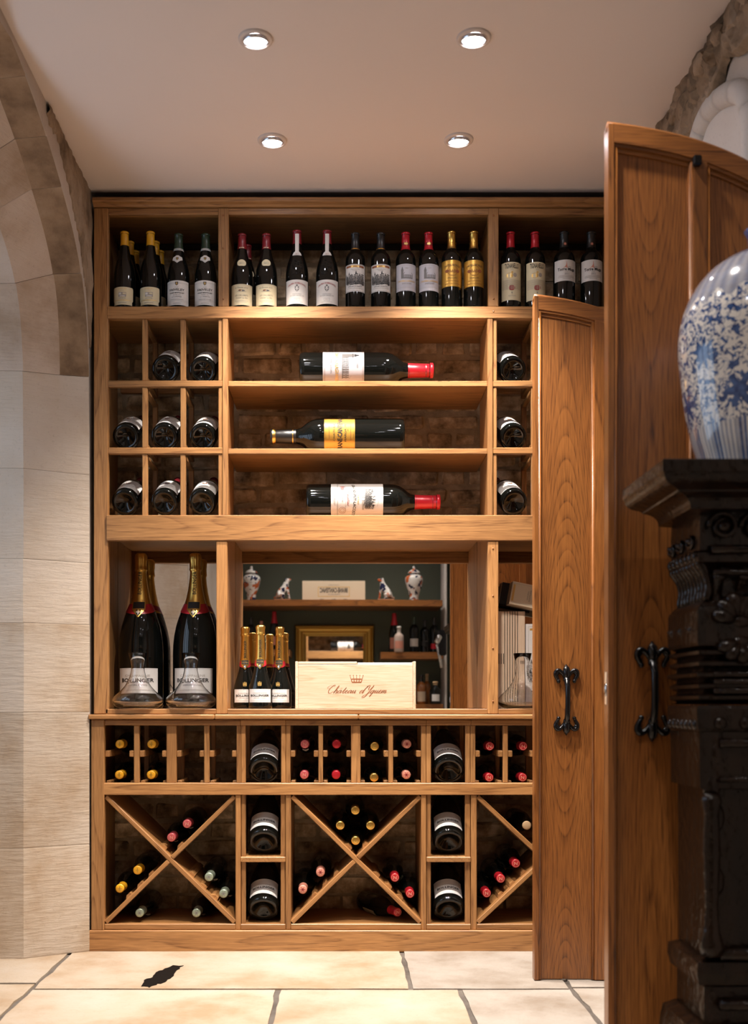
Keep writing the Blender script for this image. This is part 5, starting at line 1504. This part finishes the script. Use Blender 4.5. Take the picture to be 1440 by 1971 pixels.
# scroll bracket carved on the left end
for (y0_, y1_) in ((1022, 1100), (1192, 1250)):
    for t in (0.25, 0.6, 0.9):
        yc = CY0 + (CY1 - CY0) * t
        m = MB(); zc0 = cz((y0_ + y1_) / 2); hz = abs(cz(y0_) - cz(y1_)) / 2
        sp = [(CXL - .004, yc + (.008 + .005 * a) * math.cos(a) * .6, zc0 + hz * .10 * (1 + a * .42) * math.sin(a)) for a in [i * .4 for i in range(18)]]
        m.tube(sp, [.005] * 18, 8); m.ball((CXL - .004, yc, zc0), .008)
        carve('carved_scroll', m)
for k in range(9):
    yc = CY0 + (CY1 - CY0) * (k + .5) / 9
    m = MB(); m.tube(catmull([(CXL + .016, yc, cz(1172)), (CXL + .020, yc, cz(1145)), (CXL + .012, yc, cz(1120)), (CXL - .002, yc, cz(1100))], 4), [.007, .009, .010, .009, .008, .008, .008, .008, .009, .010, .011, .011, .008], 8)
    carve('carved_flute', m)
for k in range(7):
    yc = CY0 + (CY1 - CY0) * (k + .5) / 7
    for zz_ in (1392, 1092):
        m = MB(); m.ball((CXL - .005, yc, cz(zz_)), .012, sc=(.8, 1, 1)); carve('carved_bead', m)
for k in range(6):
    xc = fx(1360) + (CXR - fx(1360)) * (k + .5) / 6
    m = MB(); m.tube(catmull([(xc, CY0 + .016, fz(1168)), (xc, CY0 + .020, fz(1145)), (xc, CY0 + .012, fz(1124)), (xc, CY0 - .002, fz(1106))], 4), .013, 8); carve('carved_flute', m)
    m = MB(); m.ball((xc, CY0 - .008, fz(1392)), .014, sc=(1, .8, 1)); carve('carved_bead', m)
for x_ in (1376, 1470):
    m = MB()
    for q_ in range(5):
        m.ball((fx(x_) + .004 * (-1) ** q_, CY0 + .010, fz(1450 + q_ * 62)), .022, sc=(.9, .7, 1.5))
    carve('carved_pilaster', m)
# lower front panel with raised moulding and post
for (za, zb_, r_) in ((1430, 1520, .010), (1836, 1836, .013), (1934, 1934, .012), (1500, 1500, .006)):
    m = MB(); m.tube([(fx(1384), CY0 - .004, fz(za)), (CXR, CY0 - .004, fz(za))], r_, 10); carve('panel_moulding', m)
m = MB()
m.lathe([(.0, .0), (.022, .0), (.026, .02), (.018, .05), (.014, .10), (.019, .22), (.016, .30), (.022, .325), (.017, .34), (.0, .34)], 18)
carve('turned_colonnette', m, (CXL + .022, CY0 - .002, cz(1800)))
# ---- blue and white vase
vm, nt, b, N, L = newmat('blue_white_porcelain')
tc = N.new('ShaderNodeTexCoord'); sx = N.new('ShaderNodeSeparateXYZ'); L.new(tc.outputs['Object'], sx.inputs[0])
def mth(op, a, b_=None, c=None, cl=False):
    n = N.new('ShaderNodeMath'); n.operation = op; n.use_clamp = cl
    for i, v in enumerate((a, b_, c)):
        if v is None: continue
        if isinstance(v, (int, float)): n.inputs[i].default_value = v
        else: L.new(v, n.inputs[i])
    return n.outputs[0]
VZ = sx.outputs[2]
ang = mth('ARCTAN2', sx.outputs[1], sx.outputs[0])
VR = 0.17
U = mth('MULTIPLY', ang, VR)
uv = N.new('ShaderNodeCombineXYZ'); L.new(U, uv.inputs[0]); L.new(VZ, uv.inputs[1])
nz = node(N, 'ShaderNodeTexNoise', Scale=52.0, Detail=1.0, Distortion=1.4); L.new(uv.outputs[0], nz.inputs['Vector'])
scroll = mth('LESS_THAN', mth('ABSOLUTE', mth('SUBTRACT', nz.outputs['Fac'], .53)), .042)
nb_ = node(N, 'ShaderNodeTexNoise', Scale=70.0, Detail=0.5, Distortion=.8); L.new(uv.outputs[0], nb_.inputs['Vector'])
blobs = mth('GREATER_THAN', nb_.outputs['Fac'], .61)
# big flower heads
per = 2 * PI / 7
fa = mth('SUBTRACT', mth('MODULO', mth('ADD', ang, 2 * PI + .12), per), per / 2)
fu = mth('MULTIPLY', fa, VR)
def flower(zc_, r0, pet, off):
    fa2 = mth('SUBTRACT', mth('MODULO', mth('ADD', ang, 2 * PI + off), per), per / 2); fu2 = mth('MULTIPLY', fa2, VR)
    dz = mth('SUBTRACT', VZ, zc_)
    d = mth('SQRT', mth('ADD', mth('MULTIPLY', fu2, fu2), mth('MULTIPLY', dz, dz)))
    th = mth('ARCTAN2', dz, fu2)
    lim = mth('MULTIPLY_ADD', mth('COSINE', mth('MULTIPLY', th, pet)), r0 * .42, r0)
    return mth('LESS_THAN', d, lim)
fl = mth('MAXIMUM', flower(.235, .024, 9, .45), flower(.145, .026, 6, .90))
pat = mth('MAXIMUM', mth('MAXIMUM', scroll, blobs), fl, None, True)
# bands: lower petals, shoulder
wv = mth('SINE', mth('MULTIPLY', ang, 96)); wv2 = mth('SINE', mth('MULTIPLY', ang, 16))
low = mth('MULTIPLY_ADD', mth('GREATER_THAN', wv, -.35), .55, mth('MULTIPLY', mth('GREATER_THAN', wv2, .55), .4))
sh_ = mth('MAXIMUM', mth('MULTIPLY_ADD', mth('SINE', mth('MULTIPLY', ang, 40)), .10, .62), mth('GREATER_THAN', VZ, .452))
isl = mth('LESS_THAN', VZ, .092); ish = mth('GREATER_THAN', mth('MULTIPLY_ADD', mth('SINE', mth('MULTIPLY', ang, 18)), .012, VZ), .352)
pat = mth('ADD', mth('MULTIPLY', pat, mth('SUBTRACT', 1, isl)), mth('MULTIPLY', low, isl))
pat = mth('ADD', mth('MULTIPLY', pat, mth('SUBTRACT', 1, ish)), mth('MULTIPLY', sh_, ish), None, True)
nv = node(N, 'ShaderNodeTexNoise', Scale=80.0, Detail=2.0); L.new(tc.outputs['Object'], nv.inputs['Vector'])
blue = ramp(N, [(.3, (.012, .035, .13)), (.7, (.06, .125, .30))]); L.new(nv.outputs['Fac'], blue.inputs[0])
mx = node(N, 'ShaderNodeMix', data_type='RGBA'); mx.inputs['A'].default_value = (.72, .68, .63, 1); L.new(blue.outputs[0], mx.inputs['B']); L.new(pat, mx.inputs['Factor'])
L.new(mx.outputs['Result'], b.inputs['Base Color']); b.inputs['Roughness'].default_value = .12; b.inputs['Coat Weight'].default_value = .6; b.inputs['Coat Roughness'].default_value = .04
CTOP = cz(942)
vs_ = empty('porcelain_vase', ((1477 - 656) * 2.345 / F, 2.345, CTOP + .0006), (0, 0, 0), 'large blue and white porcelain vase standing on the dark carved cabinet', 'vase')
k_ = 2.345 / F
prf = [(1474 - x, (880 - y)) for x, y in ((1357, 886), (1354, 884), (1352, 876), (1344, 850), (1336, 825), (1330, 797), (1324, 771), (1318, 732), (1314, 692), (1310, 660), (1308.5, 632), (1311, 599), (1317, 572), (1327, 545), (1341, 521), (1359, 499), (1378, 484), (1400, 471), (1420, 462), (1436, 457), (1440, 452), (1438, 428), (1432, 415), (1436, 413), (1443, 428), (1444, 456))]
z0_ = prf[0][1] * k_
pv = [((r * k_), z * k_ - z0_) for r, z in prf]
m = MB(); m.lathe([(0, .0)] + pv, 64); m.build('vase_body', vm, vs_)
m = MB(); ztop = pv[-4][1]
m.lathe([(0, ztop + .03), (.012, ztop + .028), (.018, ztop + .016), (.034, ztop + .008), (.040, ztop + .001), (.020, ztop - .004), (0, ztop - .006)], 32); m.build('lid', simple('blue_glaze', (.02, .05, .16), .12, 0, .5), vs_)

# ------------------------------------------------------------------ the room end behind the camera (seen in the mirror)
DV = 9.32
def mshelf(name, xa, xb, yt, yb, label, bow=0.0, depth=.26, dv=9.2):
    root = empty(name, (0, ry(dv), 0), (0, 0, 0), label, 'shelf')
    x0, x1 = rx(xa, dv), rx(xb, dv); z0, z1 = rz(yb, dv), rz(yt, dv)
    n = 24; m = MB(); vs = []
    for i in range(n + 1):
        t = i / n; x = x0 + (x1 - x0) * t; y = ry(dv) + bow * (4 * t * (1 - t) - 1)
        vs += [(x, y, z0), (x, y, z1), (x, GY + .001, z1), (x, GY + .001, z0)]
    fs = [(3, 2, 1, 0), (n * 4, n * 4 + 1, n * 4 + 2, n * 4 + 3)]
    for i in range(n):
        k = i * 4
        for q_ in range(4): fs.append((k + q_, k + (q_ + 1) % 4, k + 4 + (q_ + 1) % 4, k + 4 + q_))
    m.add(vs, fs); o = m.build('board', DOAK[0], root); o.location = -root.location
    return root, z1
_, zs1 = mshelf('alcove_shelf', 400, 853, 1154, 1166, 'long bowed oak shelf across the green alcove, reflected', .05, dv=9.15)
_, zs2 = mshelf('alcove_shelf', 400, 558, 1250, 1263, 'short oak shelf at the left of the gilt mirror, reflected')
_, zs3 = mshelf('alcove_shelf', 733, 853, 1255, 1268, 'short oak shelf at the right of the gilt mirror, reflected')
_, zs4 = mshelf('alcove_shelf', 780, 853, 1355, 1367, 'low oak shelf at the right holding spirit bottles, reflected')
mshelf('alcove_shelf', 400, 560, 1355, 1367, 'low oak shelf at the left behind the champagne, reflected')
im, nt, b, N, L = newmat('imari_glaze')
mp = coords(N, L, (1, 1, 1)); n1 = node(N, 'ShaderNodeTexNoise', Scale=26.0, Detail=2.0); L.new(mp.outputs[0], n1.inputs['Vector'])
n2 = node(N, 'ShaderNodeTexNoise', Scale=19.0, Detail=1.0, Distortion=.6); L.new(mp.outputs[0], n2.inputs['Vector'])
r1 = ramp(N, [(.40, (.012, .015, .05)), (.43, (.66, .62, .58))], 'CONSTANT'); L.new(n1.outputs['Fac'], r1.inputs[0])
r2 = ramp(N, [(0, (0, 0, 0)), (.60, (1, 1, 1))], 'CONSTANT'); L.new(n2.outputs['Fac'], r2.inputs[0])
mx = node(N, 'ShaderNodeMix', data_type='RGBA'); L.new(r1.outputs[0], mx.inputs['A']); mx.inputs['B'].default_value = (.42, .10, .03, 1); L.new(r2.outputs[0], mx.inputs['Factor']); L.new(mx.outputs['Result'], b.inputs['Base Color']); b.inputs['Roughness'].default_value = .15
def jar(xp, label):
    k = DV / F
    root = empty('ginger_jar', (rx(xp, DV), ry(DV), zs1 + .0006), (0, 0, 0), label, 'jar', 'lidded jars on the bowed shelf')
    m = MB(); m.lathe([(0, 0), (.040, 0), (.042, .01), (.036, .03), (.045, .07), (.066, .13), (.077, .18), (.074, .205), (.055, .222), (.040, .228), (.040, .236), (0, .236)], 32); m.build('jar_body', im, root)
    m = MB(); m.lathe([(.052, .2365), (.054, .240), (.044, .256), (.026, .268), (.012, .274), (.010, .281), (.014, .288), (.010, .298), (0, .303)], 28); m.build('lid', im, root)
    return root
jar(484, 'white lidded jar with rust and blue pattern, reflected at the left end'); jar(797, 'white lidded jar with rust and blue pattern, reflected at the right end')
def dog(xp, face, label):
    root = empty('dog_figurine', (rx(xp, DV), ry(DV), zs1 + .0006), (0, 0, PI / 2 if face > 0 else -PI / 2), label, 'figurine', 'spotted dog figurines')
    # a seated hound, looking along local -Y, head raised
    J = [((0, .040, .045), .034), ((0, .022, .075), .034), ((0, -.004, .110), .031), ((0, -.016, .142), .019), ((0, -.022, .164), .019), ((0, -.044, .172), .012), ((0, -.060, .172), .008),
         ((.020, -.030, .090), .012), ((.018, -.038, .050), .009), ((.018, -.040, .018), .009), ((.018, -.052, .014), .008),
         ((-.020, -.030, .090), .012), ((-.018, -.038, .050), .009), ((-.018, -.040, .018), .009), ((-.018, -.052, .014), .008),
         ((.034, .034, .040), .022), ((.036, -.002, .046), .013), ((.036, .020, .016), .010), ((.036, -.006, .014), .009),
         ((-.034, .034, .040), .022), ((-.036, -.002, .046), .013), ((-.036, .020, .016), .010), ((-.036, -.006, .014), .009),
         ((0, .072, .022), .009), ((.02, .086, .016), .006), ((.015, -.014, .184), .006), ((.021, -.012, .160), .007), ((-.015, -.014, .184), .006), ((-.021, -.012, .160), .007)]
    E = [(0, 1), (1, 2), (2, 3), (3, 4), (4, 5), (5, 6), (2, 7), (7, 8), (8, 9), (9, 10), (2, 11), (11, 12), (12, 13), (13, 14), (0, 15), (15, 16), (16, 17), (17, 18), (0, 19), (19, 20), (20, 21), (21, 22), (0, 23), (23, 24), (4, 25), (25, 26), (4, 27), (27, 28)]
    me = bpy.data.meshes.new('dog_body'); me.from_pydata([j[0] for j in J], E, [])
    o = bpy.data.objects.new('dog_body', me); COL.objects.link(o); o.parent = root
    sk = o.modifiers.new('skin', 'SKIN'); sk.use_smooth_shade = True
    for i, sv in enumerate(me.skin_vertices[0].data): sv.radius = (J[i][1], J[i][1]); sv.use_root = (i == 0)
    ss = o.modifiers.new('sub', 'SUBSURF'); ss.levels = 2; ss.render_levels = 2
    me.materials.append(im); o.location = (0, 0, .012)
    m = MB(); m.box(-.044, .044, -.06, .085, 0, .016, 0, .004); m.build('base', simple('terracotta_glaze', (.42, .16, .08), .3), root)
    return root
dog(547, 1, 'white spotted seated dog figurine left of the lettered box, reflected'); dog(740, -1, 'white spotted seated dog figurine right of the lettered box, reflected')
r, m = plainbox('lettered_wine_box', (rx(642.5, DV), ry(DV) - .11, zs1 + .0006), rx(703, DV) - rx(582, DV), .11, .175, None, 'cream wine box with dark lettering on the bowed shelf, reflected')
r.rotation_euler = (0, 0, 0)
bo = m.build('casing', M['card'], r)
q = Print(); q.frame(-.135, .135, .040, .125, .005, 'gold_ink'); q.text('BRANE-CANTENAC', 0, .095, w=.235, h=.042, mat='ink', bold=.03); q.text('CHATEAU', 0, .140, w=.09, h=.010, mat='ink_grey'); q.text('MARGAUX', 0, .060, w=.10, h=.012, mat='ink_grey'); q.dashes(-.10, .018, .03, .008, 'ink_grey', 1); q.dashes(0, .018, .03, .008, 'ink_grey', 2); q.dashes(.10, .018, .03, .008, 'ink_grey', 3)
q.build('print', bo, lambda u, v, e: (-u, .11 + e, v), .0006)
# gilt framed mirror on the green wall
gm = empty('gilt_mirror', (rx(644, 9.52), GY + .001, 1.30), (0, 0, 0), 'gilt framed mirror on the green wall behind the wine box, reflected', 'mirror')
gw, gh, fw = (rx(721, 9.52) - rx(567, 9.52)) / 2, .345, .098
m = MB(); rings = []
for (off, y) in ((0, .0), (0, .03), (.010, .045), (.026, .052), (.034, .040), (.056, .034), (.066, .042), (.076, .040), (.084, .026), (fw, .016)):
    rings.append([(-gw + off, y, -gh + off), (gw - off, y, -gh + off), (gw - off, y, gh - off), (-gw + off, y, gh - off)])
vs = [v for rg_ in rings for v in rg_]
fs = []
for i in range(len(rings) - 1):
    for k in range(4): fs.append((i * 4 + k, i * 4 + (k + 1) % 4, i * 4 + 4 + (k + 1) % 4, i * 4 + 4 + k))
m.add(vs, fs)
m.build('gilt_frame', M['gold_dark'], gm)
m = MB()
for i in range(46):
    t = -gw + .012 + (2 * gw - .024) * i / 45
    m.ball((t, .050, gh - .016), .010, 0, 8); m.ball((t, .050, -gh + .016), .010, 0, 8)
for i in range(42):
    t = -gh + .02 + (2 * gh - .04) * i / 41
    m.ball((-gw + .016, .050, t), .010, 0, 8); m.ball((gw - .016, .050, t), .010, 0, 8)
m.build('beaded_edge', M['gold_dark'], gm)
m = MB(); m.box(-gw + fw - .004, gw - fw + .004, .008, .014, -gh + fw - .004, gh - fw + .004); m.build('mirror_glass', M['mirror'], gm)
# bottles on the short shelves
def rb(kind, cap, cap0, S, RS, xp, z, label, lab=None, glass='glass_dark', dv=DV, nm='wine_bottle'):
    r, p = bottle(kind, cap, cap0, S, RS, 22, glass, nm)
    R = PROF[kind][6][0] * RS if kind != 'spirit' else .036 * RS; fn = cyl(R)
    if lab:
        mat, v0, v1, hw = lab
        l = label_on(r, fn, rows(hw, v0 * S, v1 * S), M[mat])
    r.location = (rx(xp, dv), ry(dv), z + .0006); r.rotation_euler = (0, 0, PI)
    tag(r, label, 'bottle', 'bottles reflected on the alcove shelves')
rb('champagne', 'cap_red', .22, 1.03, 1.0, 528, zs2, 'red foiled bottle with pink label on the left short shelf, reflected', ('cap_salmon', .04, .11, .04))
rb('bordeaux', 'cap_black', .235, .92, 1.0, 483, zs2, 'dark bottle with orange label on the left short shelf, reflected', ('cap_salmon', .05, .09, .04))
rb('spirit', 'cap_salmon', .20, 1.05, .9, 503, zs2, 'pale capped slim bottle on the left short shelf, reflected', None, 'glass_pink', nm='spirit_bottle')
rb('champagne', 'cap_red', .22, 1.05, 1.05, 759, zs3, 'red foiled bottle with round pink label on the right short shelf, reflected', ('cap_salmon', .03, .12, .042))
rb('spirit', 'paper', .18, .92, 1.15, 768, zs3, 'pale pink spirit bottle in front of the red foiled one, reflected', ('cap_salmon', .03, .10, .04), 'glass_pink', DV - .10, 'spirit_bottle')
rb('bordeaux', 'cap_green', .235, 1.02, 1.05, 797, zs3, 'dark bottle with white label on the right short shelf, reflected', ('paper', .05, .115, .042))
rb('bordeaux', 'cap_black', .235, .93, 1.0, 818, zs3, 'plain black bottle with dark emblem on the right short shelf, reflected', ('black_card', .06, .10, .036))
rb('bordeaux', 'cap_black', .235, 1.0, 1.0, 836, zs3, 'black bottle with small red label at the right short shelf end, reflected', ('cap_red', .03, .075, .036))
rb('spirit', 'cap_black', .18, 1.05, 1.15, 811, zs4, 'amber spirit bottle with tan label on the low shelf, reflected', ('card', .02, .10, .04), 'glass_amber', nm='spirit_bottle')
rb('spirit', 'cork', .18, 1.1, .9, 822, zs4, 'slim amber spirit bottle behind on the low shelf, reflected', None, 'glass_amber', DV + .12, 'spirit_bottle')
rb('spirit', 'cork', .20, .80, 1.35, 838, zs4, 'squat spirit bottle with oval white label on the low shelf, reflected', ('paper_white', .03, .10, .034), 'glass_dark', DV - .10, 'spirit_bottle')
ap = empty('coffee_grinder', (rx(853, 9.0), ry(9.0), rz(1285, 9.0)), (0, 0, 0), 'black and chrome appliance jutting out at the alcove edge, reflected', 'appliance')
m = MB(); m.box(-.04, .03, -.12, .0, .10, .31, 0, .012); m.build('housing', M['iron'], ap)
m = MB(); m.lathe([(0, 0), (.02, 0), (.028, .01), (.028, .06), (.022, .075), (0, .08)], 20); o = m.build('chrome_head', M['chrome'], ap); o.location = (-.055, -.02, .20); o.rotation_euler = (0, .5, 0)
m = MB(); m.tube([(-.05, -.02, .20), (-.03, -.02, .10), (-.01, -.03, .0)], .014, 10); m.build('chrome_arm', M['chrome'], ap)
# lamps further back in the room
for (X, Y, lb, ef) in ((-.31, 2.45, 'recessed downlight in the middle of the room, left', 0.26), (.39, 2.45, 'recessed downlight in the middle of the room, right', 0.36), (-.31, 1.2, 'recessed downlight above the camera, left', 0.22), (.39, 1.2, 'recessed downlight above the camera, right', 0.42), (-.31, .15, 'recessed downlight near the green wall, left', 0.35), (.39, .15, 'recessed downlight near the green wall, right', 0.35)):
    downlight(X, Y, 0.0, lb, SPOT_W * ef * 0.75, 104)
